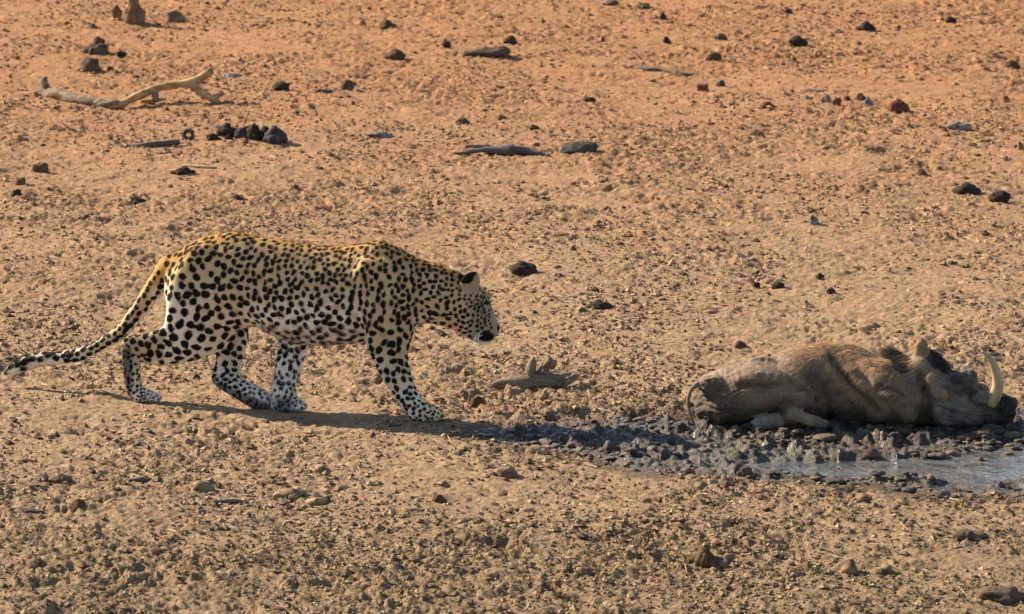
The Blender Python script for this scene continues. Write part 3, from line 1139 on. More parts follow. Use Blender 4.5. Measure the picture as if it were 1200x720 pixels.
# ------------------------------------------------------------------ warthog
def build_warthog():
    LW = np.array([0.0, 1.0, 0.0])
    YF = G(950, 503)[1]               # front contact line
    YC = YF + 0.19
    YH = YF + 0.11
    sh = Shell()
    body = [(812, 460, 814, 484, .07), (820, 446, 822, 492, .125), (836, 438, 838, 495, .165), (858, 429, 860, 496, .185), (882, 421, 884, 497, .175), (905, 417.5, 907, 497, .155),
            (930, 410, 932, 497, .18, .012), (957, 404.5, 959, 497, .165, .03), (985, 403, 987, 497, .17, .025), (1012, 409, 1013, 497, .18), (1035, 418, 1036, 497, .18), (1055, 420, 1056, 497, .155, -.03), (1072, 419, 1073, 497, .125, -.06)]
    sh.pairs(body, LW, YC, 6, 0.22, 36)
    head = [(1050, 424, 1048, 497, .11), (1068, 416, 1066, 499, .11), (1084, 408, 1082, 500, .105), (1098, 416, 1098, 500, .098), (1112, 432, 1112, 500.5, .088), (1128, 445, 1128, 500.5, .076), (1145, 455, 1144, 500.5, .068),
            (1160, 461, 1158, 500.5, .066), (1174, 461, 1171, 500, .066), (1184, 465.5, 1182, 497, .056), (1189, 471, 1188.5, 488, .042)]
    sh.pairs(head, LW, YH, 6, 0.05, 30)
    # warts and brow on the face
    for s in (-1, 1):
        sh.tube([P(1122, 452, YH) + LW * s * .05, P(1131, 448, YH) + LW * s * .078, P(1141, 446, YH) + LW * s * .098], [.036, .033, .026], 4, 14)
        sh.ball(P(1150, 463, YH) + LW * s * .075, .038, 1.2, 0.8, 0.9)
        sh.ball(P(1165, 470, YH) + LW * s * .062, .03, 1.1, 0.7, 0.8)
        sh.ball(P(1116, 441, YH) + LW * s * .052, .03, 1.2, 0.7, 0.8)
    # cheek / jowl on this side
    sh.pairs([(1085, 455, 1085, 497, .05, -.07), (1105, 456, 1106, 500, .05, -.068), (1130, 468, 1130, 501, .04, -.058), (1152, 478, 1152, 500, .03, -.05)], LW, YH, 5)
    # ears
    sh.pairs([(1071, 434, 1088, 434, .022, .0), (1070.5, 420, 1088, 420, .016, .0), (1071.5, 407, 1087, 406, .013, .0), (1074, 398, 1085, 397, .010, .0), (1077, 394, 1082, 393.5, .005, 0.0)], LW, YH - 0.03, 5)
    sh.pairs([(1090, 437, 1080, 448, .016, 0), (1098, 444, 1086, 459, .015, -.015), (1106, 453, 1094, 468, .013, -.03), (1111, 461, 1103, 472, .010, -.035), (1112.5, 467, 1108, 472, .005, -.035)], LW, YH - 0.105, 5)
    # haunch on this side and folded hind leg
    sh.pairs([(822, 462, 822, 486, .03, -.085), (829, 454, 828, 494, .052, -.10), (840, 446, 838, 498, .075, -.115), (862, 434, 860, 497, .09, -.13), (888, 428, 884, 489, .095, -.14), (914, 434, 907, 479, .09, -.15), (937, 446, 930, 476, .07, -.16), (951, 456, 946, 475, .05, -.165), (957, 462, 954, 472, .03, -.165)], LW, YC, 5)
    sh.tube([P(950, 466, YF + .03), P(934, 471, YF + .0), P(921, 478, YF - .012), P(926, 484.5, YF - .018), P(940, 490, YF - .01), P(958, 495, YF - .008), P(974, 499.5, YF - .005)], [.045, .036, .028, .031, .027, .023, .019], 5, 18, 0.9)
    sh.tube([P(934, 490, YF + .03), P(916, 492, YF + .012), P(902, 493.5, YF + .0), P(890, 496, YF - .005), P(880, 499, YF - .01)], [.035, .034, .032, .027, .016], 5, 16, 0.9)
    # shoulder and folded fore leg
    sh.pairs([(1004, 420, 1046, 424, .05, -.09), (1014, 437, 1062, 440, .08, -.13), (1026, 455, 1073, 458, .085, -.15), (1042, 476, 1077, 476, .065, -.16), (1058, 494, 1077, 490, .035, -.165)], LW, YC, 5)
    # ridge of the pelvis and spine
    sh.tube([P(880, 424, YC - .01), P(897, 421, YC - .02), P(912, 424, YC - .05)], [.016, .018, .012], 4, 12)
    sh.ball(P(838, 455, YC - .19) + LW * .06, .06, 1.2, 0.7, 0.9)
    me = sh.fuse("body", 0.0054, 4, 0.5)
    co, no = mesh_arrays(me)
    px, py = project(co)
    relax(me, sstep(880, 850, px) * 0.9 + 0.5 * sstep(985, 1000, px) * sstep(1090, 1075, px) * sstep(445, 430, py), 70)
    co, no = mesh_arrays(me)
    px, py = project(co)
    near = sstep(0.1, -0.3, no[:, 1])
    d = 0.007 * noise3(co, 8, 151) + 0.004 * noise3(co, 19, 155) + 0.0018 * noise3(co, 55, 156)

    def crease(pts, wid, amp):
        pts = np.array(pts, dtype=float)
        best = np.full(len(co), 1e9)
        for a, b in zip(pts[:-1], pts[1:]):
            e = b - a
            t = np.clip(((px - a[0]) * e[0] + (py - a[1]) * e[1]) / (e @ e), 0, 1)
            best = np.minimum(best, np.hypot(px - a[0] - t * e[0], py - a[1] - t * e[1]))
        return -amp * np.exp(-(best / wid) ** 2) * near
    d += crease([(868, 452), (900, 452), (930, 448), (950, 455), (957, 470)], 3.6, .032)
    d += crease([(885, 460), (915, 457), (938, 457)], 2.8, .018)
    d += crease([(975, 418), (988, 438), (1003, 455), (1017, 468), (1030, 485)], 4.2, .036)
    d += crease([(1030, 455), (1050, 456), (1062, 465)], 3.0, .022)
    d += crease([(952, 440), (962, 455), (968, 475), (972, 495)], 7, .030)
    d += crease([(1078, 440), (1086, 465), (1090, 497)], 4, .024)
    d += crease([(1120, 470), (1140, 480), (1170, 482)], 2.6, .016)
    d += crease([(1100, 478), (1130, 487), (1160, 490)], 2.6, .015)
    rump = sstep(885, 850, px) * near
    wn_ = np.stack([px * 0.02 + noise3(co, 6, 160) * .5, py * 0.13 + noise3(co, 9, 161) * 1.0], axis=1)
    d += rump * 0.009 * (np.abs(perlin(wn_[:, 0] * 3, wn_[:, 1], 163)) * 2 - 0.6)
    d += 0.006 * near * sstep(1095, 1110, px) * (np.abs(perlin(px * 0.06 + noise3(co, 9, 165), py * 0.16, 166)) * 2 - .6)
    co = co + no * d[:, None]
    me.vertices.foreach_set("co", co.astype(np.float32).ravel())
    me.update()
    co, no = mesh_arrays(me)
    px, py = project(co)
    brown = np.array([0.215, 0.145, 0.09])
    base = np.repeat(brown[None], len(co), axis=0)

    def lerp(f, c):
        nonlocal base
        base = base * (1 - f[:, None]) + np.asarray(c)[None] * f[:, None]
    nz = noise3(co, 7, 171)
    lerp(sstep(-0.1, 0.5, nz) * 0.7, (0.30, 0.21, 0.135))
    lerp(sstep(1082, 1100, px + 8 * nz), (0.175, 0.14, 0.112))
    lerp(sstep(1160, 1174, px + 3 * nz) , (0.022, 0.018, 0.016))
    lerp(sstep(0.0, 0.5, noise3(co, 16, 175)) * sstep(1095, 1105, px) * sstep(1165, 1155, px) * 0.5, (0.24, 0.20, 0.16))
    lerp(sstep(17, 9, np.hypot(px - 1137, py - 448)) * 0.7, (0.06, 0.05, 0.042))
    lerp(sstep(8, 4, np.hypot((px - 1121) / 1.4, py - 445)) * 0.8, (0.04, 0.033, 0.03))
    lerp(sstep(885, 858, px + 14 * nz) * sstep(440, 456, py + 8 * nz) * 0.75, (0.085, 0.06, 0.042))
    wet = sstep(464, 492, py + 14 * nz - 14 * sstep(1010, 1025, px) * sstep(1080, 1070, px) - 10 * sstep(1090, 1100, px))  # dark wet mud low down, with the lower body's shade painted in
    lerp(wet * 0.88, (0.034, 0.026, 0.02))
    lerp(sstep(.3, .6, noise3(co, 20, 176)) * sstep(1090, 1100, px) * sstep(1150, 1140, px) * sstep(445, 455, py) * sstep(488, 478, py) * 0.7, (0.30, 0.24, 0.18))
    lerp(sstep(22, 8, np.hypot(px - 1018, (py - 440) * 1.2)) * 0.5, (0.36, 0.29, 0.22))  # lit upper corner of the shoulder, painted as a pale patch
    lerp(sstep(1060, 1072, px) * sstep(1108, 1100, px) * sstep(432, 424, py) * ((py - 408) < (px - 1086) * 1.3 + 14), (0.055, 0.048, 0.045))
    def axis_dist(pts):
        pts = np.array(pts)
        best = np.full(len(co), 1e9)
        for a, b in zip(pts[:-1], pts[1:]):
            e = b - a
            t = np.clip(((co - a) @ e) / (e @ e), 0, 1)
            best = np.minimum(best, np.linalg.norm(co - a - t[:, None] * e, axis=1))
        return best
    leg = sstep(.046, .030, axis_dist([P(928, 486, YF - .015), P(940, 490, YF - .01), P(958, 495, YF - .008), P(974, 499.5, YF - .005)]))
    lerp(leg * 0.85, (0.33, 0.235, 0.15))
    foot = sstep(.042, .030, axis_dist([P(910, 492.5, YF + .005), P(902, 493.5, YF + .0), P(890, 496, YF - .005), P(880, 499, YF - .01)]))
    lerp(foot * 0.85, (0.36, 0.295, 0.22))
    earA = sstep(.038, .028, axis_dist([P(1079.5, 420, YH - .03), P(1079.5, 396, YH - .03)])) * sstep(428, 422, py)
    lerp(earA * 0.85, (0.34, 0.215, 0.11))
    earB = sstep(.048, .030, axis_dist([P(1086, 444, YH - .11), P(1092, 451, YH - .12), P(1100, 460, YH - .135), P(1108, 468, YH - .14)]))
    lerp(earB * 0.75, (0.30, 0.20, 0.11))
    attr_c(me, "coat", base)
    root = bpy.data.objects.new("warthog", None)
    root.location = G(990, 500)
    COL.objects.link(root)
    tag(root, "brown mud-caked warthog lying on the edge of the wet mud wallow", "warthog")
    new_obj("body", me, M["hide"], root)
    # tusks
    for s, k in ((-1, 1.0), (1, 0.9)):
        Yt = YH + s * .075
        simple_tube("tusk", [P(1160, 474, Yt), P(1167, 462, Yt + s * .01), P(1169.5, 448, Yt + s * .018), P(1166, 432, Yt + s * .02), P(1159, 419, Yt + s * .015), P(1150.5, 411.5, Yt + s * .01)],
                    np.array([.027, .0265, .0225, .018, .012, .005]) * k, M["tusk"], root, 14, 5)
        sh2 = Shell()
        sh2.ball(P(1122.5, 444.5, YH) + LW * s * .070, .011)
        new_obj("eye", mesh_np("eye", np.concatenate(sh2.v), np.array(sh2.f)), M["eye"], root)
    simple_tube("hoof", [P(971, 498.5, YF - .005), P(981, 501, YF - .008), P(990, 503.5, YF - .01)], [.021, .020, .008], M["hoof"], root, 12)
    simple_tube("hoof", [P(882, 498.5, YF - .01), P(875, 500, YF - .014), P(866, 501.5, YF - .018)], [.016, .015, .006], M["hoof"], root, 12)
    # nose disc nostrils
    simple_tube("snout_disc", [P(1183, 478, YH), P(1188, 478, YH), P(1190.5, 478.5, YH)], [.046, .044, .030], M["hoof"], root, 18, 3)
    # tail hanging down the rump
    Yt = YC - .16
    tobj = simple_tube("tail", [P(818, 450, Yt + .05), P(810, 457, Yt), P(806.5, 468, Yt - .02), P(808, 484, Yt - .03), P(814, 499, Yt - .035)], [.012, .0095, .008, .007, .006], M["hide"], root, 10)
    tme = tobj.data
    attr_c(tme, "coat", np.repeat(np.array([[0.24, 0.17, 0.11]]), len(tme.vertices), axis=0))
    # bristles
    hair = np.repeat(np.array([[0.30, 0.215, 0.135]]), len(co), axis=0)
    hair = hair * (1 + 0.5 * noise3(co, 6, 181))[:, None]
    lit_top = sstep(0.35, 0.8, no[:, 2])[:, None]  # sunlit tone painted into the bristles that face up
    hair = hair * (1 - lit_top) + np.array([[0.50, 0.33, 0.19]]) * lit_top
    hd = sstep(1085, 1095, px)[:, None]
    hair = hair * (1 - hd) + np.array([[0.20, 0.17, 0.14]]) * hd
    flow = np.repeat(np.array([[-0.75, -0.25, -0.65]]), len(co), axis=0) + 0.35 * np.stack([noise3(co, 5, 191), noise3(co, 5, 193), noise3(co, 5, 195)], axis=1)
    L = np.full(len(co), 0.022)
    L[no[:, 2] > 0.5] = 0.034
    mask = sstep(500, 470, py + 10 * nz) * sstep(918, 955, px + 0.5 * (430 - py)) * sstep(1085, 1068, px) * (0.3 + 0.9 * sstep(-0.3, 0.4, no[:, 2])) * sstep(485, 455, py)
    mask = mask * (1 - 0.92 * sstep(962, 945, px) * sstep(432, 446, py)) * (1 - 0.8 * sstep(1008, 1022, px) * sstep(432, 445, py)) + 0.02
    mask = mask * (earA < .1) * (earB < .1) * (0.4 + 0.9 * sstep(-0.2, 0.5, noise3(co, 9, 197)))
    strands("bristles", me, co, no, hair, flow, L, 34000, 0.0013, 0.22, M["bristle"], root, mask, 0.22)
    # ear fringe
    fr = earB * (py < 452) + earA * 0.5
    strands("ear_hair", me, co, no, np.repeat(np.array([[0.40, 0.31, 0.21]]), len(co), axis=0), np.repeat(np.array([[0.3, -0.4, 0.6]]), len(co), axis=0), np.full(len(co), 0.014), 1500, 0.001, 0.5, M["bristle"], root, fr, 0.4)
    # mane: long dark hair over the neck, combed back
    mm = sstep(1045, 1056, px) * sstep(1112, 1098, px) * sstep(0.3, 0.65, no[:, 2]) * (py < 436) * (earA < .1) * (earB < .1) * ((px < 1068) | (px > 1090))
    strands("mane", me, co, no, np.repeat(np.array([[0.045, 0.04, 0.038]]), len(co), axis=0), np.where((px > 1085)[:, None], np.array([[0.9, 0.3, -0.5]]), np.array([[-1.0, -0.35, -0.15]])), np.where(px > 1085, 0.05, 0.085), 3500, 0.0022, 0.2, M["bristle"], root, mm, 0.14)


build_warthog()


# ------------------------------------------------------------------ stones, dung, wood
_ICO = {}


def ico(sub):
    if sub in _ICO:
        return _ICO[sub]
    import bmesh
    bm = bmesh.new()
    bmesh.ops.create_icosphere(bm, subdivisions=sub, radius=1.0)
    v = np.array([p.co[:] for p in bm.verts])
    f = np.array([[p.index for p in q.verts] for q in bm.faces])
    bm.free()
    _ICO[sub] = (v, f)
    return _ICO[sub]


_seed = [100]


def cluster_verts(w, h, dpt, sd):
    """a ragged heap of fused crumbs"""
    r = np.random.default_rng(sd)
    v0, f0 = ico(2)
    V, F, n = [], [], 0
    for k in range(9):
        a = r.uniform(0, 2 * np.pi)
        d = r.uniform(0, 0.36) if k else 0.0
        q = v0 * (1 + 0.35 * noise3(v0 + k * 3.7 + sd, 1.2, sd + k))[:, None]
        q = q * np.array([r.uniform(.16, .30), r.uniform(.16, .30), r.uniform(.22, .5) * (1 - 1.1 * d)])
        if k == 0:
            q = q * np.array([1.5, 1.4, 1.0])
        q = q + np.array([math.cos(a) * d, math.sin(a) * d, 0.30 * (1 - d * 1.6)])
        V.append(q)
        F.append(f0 + n)
        n += len(q)
    v = np.concatenate(V)
    v[:, 2] = np.maximum(v[:, 2], -0.1)
    ext = v.max(0) - v.min(0)
    v = (v - (v.max(0) + v.min(0)) / 2) / ext
    v[:, 2] += 0.5
    return v * np.array([w, dpt, h]), np.concatenate(F)


def lump_verts(w, h, dpt, style, sub=3):
    """an uneven lump about w wide, h high, dpt deep, base at z=0"""
    v, f = ico(sub)
    v = v.copy()
    _seed[0] += 13
    sd = _seed[0]
    o = np.array([sd * 0.37, sd * 0.21, sd * 0.11])
    n1 = noise3(v + o, 0.9, sd)
    n2 = noise3(v + o, 2.1, sd + 3)
    n3 = noise3(v + o, 4.6, sd + 6)
    if style == "lumpy":
        return cluster_verts(w, h, dpt, sd)
    if style == "stone":
        q = np.round((n1 * 0.30 + n2 * 0.16) * 7) / 7
        r = 1 + 0.45 * n1 + 0.22 * n2 + 0.35 * q * 0.5 + 0.16 * n3
    elif style == "lumpy":
        r = 1 + 0.30 * n1 + 0.42 * np.abs(n2) + 0.22 * n3
    else:
        r = 1 + 0.35 * n1 + 0.30 * n2 + 0.24 * n3
    v = v * r[:, None]
    lo = np.percentile(v[:, 2], 16)
    v[:, 2] = np.maximum(v[:, 2], lo - 0.06)
    ext = v.max(0) - v.min(0)
    v = (v - (v.max(0) + v.min(0)) / 2) / ext
    v[:, 2] += 0.5
    return v * np.array([w, dpt, h]), f


def place(px, py):
    p = G(px, py)
    return np.array([p[0], p[1], gz(p[0], p[1])])


def lump(name, px, py, wpx, hpx, mat, label, cat, style="rough", group=None, sink=0.36, sub=3, depth=0.9):
    """px,py: foot of the lump in the photo; wpx,hpx: its size there"""
    p = place(px, py)
    s = pxm(p[1])
    w, h = wpx * s, hpx * s * 0.92
    dp = w * depth
    p[1] += dp * 0.35
    p[2] = gz(p[0], p[1])
    v, f = lump_verts(w, h * (1 + sink), dp, style, sub)
    v[:, 2] -= h * sink
    me = mesh_np(name, v, f, True)
    if mat == "earth":
        attr_f(me, "tone", np.clip(0.58 + 0.6 * noise3(v, 30.0, _seed[0]), 0, 1))
        mat = "clod"
    o = new_obj(name, me, M[mat])
    o.location = p
    tag(o, label, cat, group)
    return o


def stick(name, pts, mat, label, cat, bumpy=0.3, parent=None, lift=0.0, seg=10):
    """pts: (px, py, ground_py, radius_px) - ground_py sets how far away it lies"""
    out, rad = [], []
    for a, b, g, r in pts:
        Y = G(a, g)[1]
        out.append(P(a, b, Y))
        rad.append(r * pxm(Y))
    o = simple_tube(name, out, rad, M[mat], parent, seg, 5, 1.0, None, bumpy * float(np.mean(rad)))
    if label:
        tag(o, label, cat)
    return o


def build_debris():
    # forked bare branch far left
    root = bpy.data.objects.new("fallen_branch", None)
    root.location = G(150, 126)
    COL.objects.link(root)
    tag(root, "bare forked branch with one bark-covered end lying in the sand", "branch")
    stick("barked_limb", [(41, 110, 114, 5), (55, 110, 115, 6), (70, 111, 118, 7.5), (88, 116, 121, 6.5), (110, 120, 124, 5.5), (130, 122, 126, 4.5), (142, 120, 126, 3)], "bark", None, None, 0.5, root)
    stick("twig_stub", [(57, 108, 114, 5), (52, 98, 114, 4.5), (53, 90, 114, 3)], "bark", None, None, 0.5, root)
    stick("bare_limb", [(128, 124, 126, 3.2), (142, 122, 126, 4.4), (160, 114, 124, 4.6), (180, 105, 122, 5), (200, 100, 120, 5), (222, 97, 120, 5.2), (236, 91, 119, 5), (245, 84, 118, 4.2), (248.5, 81, 118, 3)], "palewood", None, None, 0.5, root)
    stick("fork", [(222, 98, 120, 4.6), (232, 105, 121, 4.2), (243, 112, 121, 4.4), (252, 118, 121, 4), (257, 122, 121, 2.4)], "palewood", None, None, 0.3, root)
    stick("fork", [(248, 115, 121, 3), (257, 112, 121, 2.6), (263, 110, 121, 1.6)], "palewood", None, None, 0.2, root)
    stick("knot", [(180, 106, 122, 4), (182, 114, 122, 4), (183, 120, 122, 3)], "bark", None, None, 0.4, root)
    stick("twig_stub", [(165, 119, 122, 2.5), (180, 118, 122, 2.6), (195, 116, 122, 1.6)], "palewood", None, None, 0.2, root)
    # log near the leopard's nose
    root = bpy.data.objects.new("driftwood_log", None)
    root.location = G(628, 456)
    COL.objects.link(root)
    tag(root, "grey weathered log with upright knobs lying before the leopard's head", "log")
    stick("trunk", [(576, 452, 457, 2.5), (583, 451, 457, 5), (600, 449.5, 457, 8), (615, 448, 457, 9), (632, 446.5, 456, 9.6), (648, 446, 456, 9), (660, 444, 455, 7), (669, 441.5, 453, 5.5), (676, 440, 452, 3)], "wood", None, None, 0.28, root, seg=14)
    stick("knob", [(621, 447, 456, 6), (621.5, 438, 456, 7), (622.5, 430, 456, 5.6), (624.5, 424, 456, 4.4), (626, 420, 456, 1.5)], "wood", None, None, 0.8, root)
    stick("knob", [(627, 444, 455, 4.5), (633, 434, 455, 4.2), (639, 425, 455, 3.8), (642, 420, 455, 3.6), (645, 419, 455, 1.6)], "wood", None, None, 0.6, root)
    stick("knob", [(641, 444, 456, 5), (639.5, 435, 456, 4.6), (641, 427, 456, 4.0), (645, 423, 456, 4.4), (648.5, 427, 456, 4.2), (648, 432, 456, 2)], "bark", None, None, 0.7, root)
    stick("knob", [(614, 445, 456, 4), (616, 439, 456, 3), (617.5, 435, 456, 1.2)], "wood", None, None, 0.6, root)
    stick("split_bark", [(655, 452, 457, 3), (662, 448, 457, 4), (672, 443, 455, 4), (678, 440, 454, 1.5)], "bark", None, None, 0.6, root)
    # other wood
    stick("stick", [(122, 171, 172, 1.0), (145, 171.5, 173, 2.2), (165, 171, 174, 3.2), (185, 169, 173, 4), (205, 167.5, 172, 4.2), (210, 167, 172, 3.6)], "darkwood", "straight dark grey stick lying between the branch and dung pile", "stick", 0.3)
    stick("twig", [(214, 194, 196, 1.5), (228, 195, 197, 2.2), (245, 196.5, 198, 1.8), (254, 196.5, 198, 1.2)], "straw", "short yellowish twig beside the black bark flake", "twig", 0.3)
    stick("dead_wood", [(531, 181, 182, 1.5), (548, 179, 182, 3), (562, 176.5, 182, 3), (583, 175.5, 182, 5.5), (600, 177, 183, 7), (620, 179, 183, 5.5), (634, 181, 184, 3.5), (641, 182, 184, 1.5)], "darkwood", "long grey brown piece of dead wood tapering to the left", "wood", 0.45)
    stick("dead_wood", [(545, 172, 178, 2), (560, 171.5, 178, 2.2), (575, 172.5, 178, 2), (588, 174, 178, 1.5)], "wood", "thin pale splinter on the back of the dead wood", "wood", 0.3)
    stick("stick", [(745, 79, 81, 1.2), (760, 81, 83, 2.2), (775, 82, 84, 2), (800, 86, 87, 1.6), (812, 87, 88, 1)], "darkwood", "long thin dark twig lying flat in the top middle sand", "twig", 0.3)
    stick("stick", [(945, 105, 107, 1.5), (955, 107, 108, 2.4), (968, 107.5, 109, 2.0)], "darkwood", "small dark stick above the row of grey stones", "twig", 0.3)
    stick("stick", [(10, 598, 600, 1.5), (22, 597, 600, 3.2), (38, 600, 602, 2.8), (52, 600, 602, 2)], "darkwood", "short grey stick at the lower left edge", "stick", 0.4)
    stick("stick", [(150, 563, 565, 1.5), (162, 562.5, 565, 3), (178, 562, 565, 2.4)], "darkwood", "short black stick in the lower left dirt", "stick", 0.4)
    stick("stick", [(250, 588, 590, 1.5), (262, 588, 590, 3), (275, 587.5, 590, 2.8), (285, 588, 590, 1.6)], "darkwood", "small black curved stick below the two foreground earth lumps", "stick", 0.4)
    stick("stick", [(640, 160, 161, 1.5), (655, 159.5, 161, 2), (669, 161, 162, 1.3)], "greystone", "thin grey splinter above the grey rounded stone", "twig", 0.3)
    # dung ring
    p = place(221, 164)
    s = pxm(p[1])
    ang = np.linspace(0.5, 6.0, 9)
    simple_tube("dung_curl", [np.array([p[0] + math.cos(a) * 5.5 * s, p[1] + .02 * math.sin(a), p[2] + 5.5 * s + math.sin(a) * 4.5 * s]) for a in ang], [2.6 * s] * 9, M["greydung"], None, 10, 3, 1.2, None, 0.4 * s)
    tag(bpy.context.scene.collection.objects[-1], "small dark dung curl shaped like a ring beside the stick", "dung")
    L = lump
    # stones top left
    L("boulder", 156, 28, 29, 40, "stone", "largest orange-brown rock at the top left edge", "rock", "rough", depth=0.8)
    L("stone", 137, 23, 15, 18, "stone", "smaller orange rock leaning against the largest rock's left", "rock", "stone")
    L("stone", 205, 25, 24, 15, "stone", "rounded brown stone right of the largest top rock", "rock", "stone")
    L("stone", 108, 34, 12, 7, "darkstone", "small dark stone below the largest top left rock", "stone", "stone")
    L("stone", 116, 51, 14, 10, "darkstone", "small black stone just above two dark rocks", "stone", "stone")
    L("stone", 111, 65, 31, 14, "darkstone", "wide dark rock, upper of two above the branch", "rock", "stone")
    L("stone", 103, 85, 31, 17, "darkstone", "wide dark brown rock nearest above the branch", "rock", "stone")
    L("stone", 79, 28, 9, 6, "darkstone", "tiny dark pebble left of the top left rocks", "pebble", "stone")
    L("stone", 142, 68, 13, 6, "dung", "small black lump right of the two dark rocks", "stone", "stone")
    L("stone", 129, 83, 9, 6, "darkstone", "tiny dark stone right of the rock nearest the branch", "pebble", "stone")
    L("stone", 272, 94, 28, 6, "greystone", "flat grey stone past the fork end of the branch", "stone", "stone")
    L("dung_lump", 329, 109, 20, 11, "dung", "ragged dark dung lump right of the branch fork", "dung", "lumpy")
    L("stone", 378, 114, 24, 5, "darkstone", "thin flat dark chip in the sand right of the fork", "stone", "stone")
    L("stone", 407, 110, 16, 14, "darkstone", "pointed dark stone standing in the upper left middle", "stone", "stone")
    L("earth_lump", 455, 36, 22, 13, "browndung", "brown earth lump near the top, left of centre", "earth lump", "lumpy")
    L("earth_lump", 462, 73, 28, 13, "browndung", "shaggy brown dung lump below the top earth lump", "dung", "lumpy")
    L("dung_lump", 598, 53, 17, 9, "dung", "small dark dung lump near the top centre", "dung", "lumpy")
    L("dung_pad", 570, 69, 64, 13, "darkstone", "long low dark mound in the upper centre sand", "mound", "rough", depth=0.5)
    L("dung_lump", 523, 59, 11, 9, "dung", "tiny dark lump left of the long low mound", "dung", "lumpy")
    L("stone", 716, 6, 20, 8, "darkstone", "dark grey stone at the top edge, centre", "stone", "stone")
    L("stone", 752, 9, 22, 6, "darkstone", "brown flat stone at the top edge right of the grey one", "stone", "stone")
    L("stone", 777, 23, 9, 10, "dung", "upper of two small dark lumps in a column near the top", "stone", "lumpy")
    L("stone", 782, 50, 10, 9, "dung", "lower of two small dark lumps in a column near the top", "stone", "lumpy")
    L("dung_lump", 690, 119, 17, 7, "dung", "small black dung piece alone in the upper centre right", "dung", "lumpy")
    L("dung_lump", 542, 149, 18, 8, "browndung", "reddish brown dung piece above the dead wood", "dung", "lumpy")
    L("stone", 447, 163, 36, 7, "greystone", "flat patch of pale blue grey stone left of the dead wood", "stone", "stone", depth=0.6)
    L("stone", 678, 182, 47, 15, "greydung", "grey and black rounded stone right of the dead wood", "rock", "stone", depth=0.7)
    L("stone", 626, 153, 14, 6, "browndung", "small brown lump above the grey rounded stone", "stone", "lumpy")
    # dung pile
    for i, (a, b, w, h, lab) in enumerate([(250, 167, 18, 8, "flat black dung piece at the left end of the pile"), (266, 162, 26, 15, "large black dung ball at the left of the pile"),
                                           (284, 166, 20, 14, "pale-topped grey dung ball in the middle of the pile"), (298, 167, 18, 21, "tall dark dung ball in the middle of the pile"),
                                           (310, 166, 15, 17, "small dung ball wedged right of the tall one"), (323, 170, 30, 22, "largest black dung ball at the right end of the pile"), (268, 167, 10, 6, "smallest dung crumb in front of the pile")]):
        L("dung_ball", a, b, w, h, "greydung" if i in (2, 4, 5) else "dung", lab, "dung", "lumpy", "dung balls in the pile below the branch")
    L("bark_flake", 214, 205, 30, 10, "dung", "flat black bark flake beside a yellowish twig", "bark", "rough", depth=0.7)
    L("stone", 47, 201, 20, 11, "darkstone", "dark pointed stone at the left edge below the branch", "stone", "stone")
    L("stone", 23, 218, 14, 9, "darkstone", "small grey stone at the left edge, upper of two", "stone", "stone")
    L("stone", 19, 231, 15, 9, "dung", "small black stone at the left edge, lower of two", "stone", "stone")
    L("dung_lump", 162, 235, 20, 8, "dung", "black dung piece above the leopard's rump, on the left", "dung", "lumpy")
    L("dung_lump", 278, 235, 14, 8, "dung", "small black dung piece above the leopard's hips", "dung", "lumpy")
    # right upper
    L("dung_lump", 935, 54, 25, 13, "dung", "black dung lump in the upper right sand", "dung", "lumpy")
    L("dung_lump", 1015, 36, 23, 12, "dung", "black crumbly dung lump near the top right", "dung", "lumpy")
    L("dung_lump", 1115, 24, 13, 7, "dung", "small black lump at the top right edge", "dung", "lumpy")
    L("dung_lump", 845, 45, 16, 8, "darkstone", "small dark brown stone left of the black upper right dung", "stone", "stone")
    L("dung_lump", 836, 71, 20, 12, "browndung", "brown rounded clod left of the upper right twig", "clod", "lumpy")
    L("dung_lump", 924, 17, 12, 7, "dung", "small dark lump at the top, right of centre", "dung", "lumpy")
    L("dung_lump", 931, 72, 9, 7, "browndung", "tiny brown clod under the black upper right dung lump", "clod", "lumpy")
    L("dung_lump", 824, 105, 15, 10, "redstone", "left of a pair of small round brown stones", "stone", "stone")
    L("stone", 845, 99, 11, 8, "greydung", "right of a pair of small round stones, greyer", "stone", "stone")
    L("stone", 899, 127, 22, 9, "browndung", "dark brown flat lump left of the grey stones row", "clod", "lumpy")
    L("stone", 945, 118, 7, 5, "greystone", "tiny pale grey pebble at the left of the row", "pebble", "stone")
    L("stone", 967, 121, 14, 9, "greystone", "grey striped stone at the left of the row", "stone", "stone")
    L("stone", 981, 124, 12, 10, "redstone", "small brown stone touching the grey striped stone", "stone", "stone")
    L("stone", 993, 119, 9, 6, "browndung", "tiny brown lump in the middle of the row", "clod", "lumpy")
    L("stone", 1009, 119, 15, 8, "browndung", "brown lump left of the upright grey stone", "clod", "lumpy")
    L("stone", 1018, 127, 11, 14, "greystone", "upright grey stone at the right of the row", "stone", "stone")
    L("stone", 1054, 133, 26, 17, "redstone", "smooth dome-shaped dark red brown stone on the right", "stone", "round", sink=0.3)
    L("stone", 1124, 156, 31, 10, "greystone", "flat silvery grey stone with a dark underside on the right", "stone", "stone", depth=0.6)
    L("dung_lump", 1186, 82, 20, 11, "browndung", "dark brown clod at the upper right edge", "clod", "lumpy")
    L("dung_lump", 1196, 176, 9, 10, "stone", "orange brown stone cut by the right edge", "stone", "stone")
    for a, b, w, h, lab in [(1133, 225, 34, 14, "wide black dung heap on the right, left of its neighbour"), (1172, 236, 26, 14, "black crumbled dung heap nearest the right edge")]:
        L("dung_heap", a, b, w, h, "dung", lab, "dung", "lumpy")
    L("stone", 972, 178, 18, 6, "darkstone", "small flat dark grey stone in the right middle distance", "stone", "stone")
    L("dung_lump", 1081, 205, 13, 8, "browndung", "small brown clod left of the black dung heaps", "clod", "lumpy")
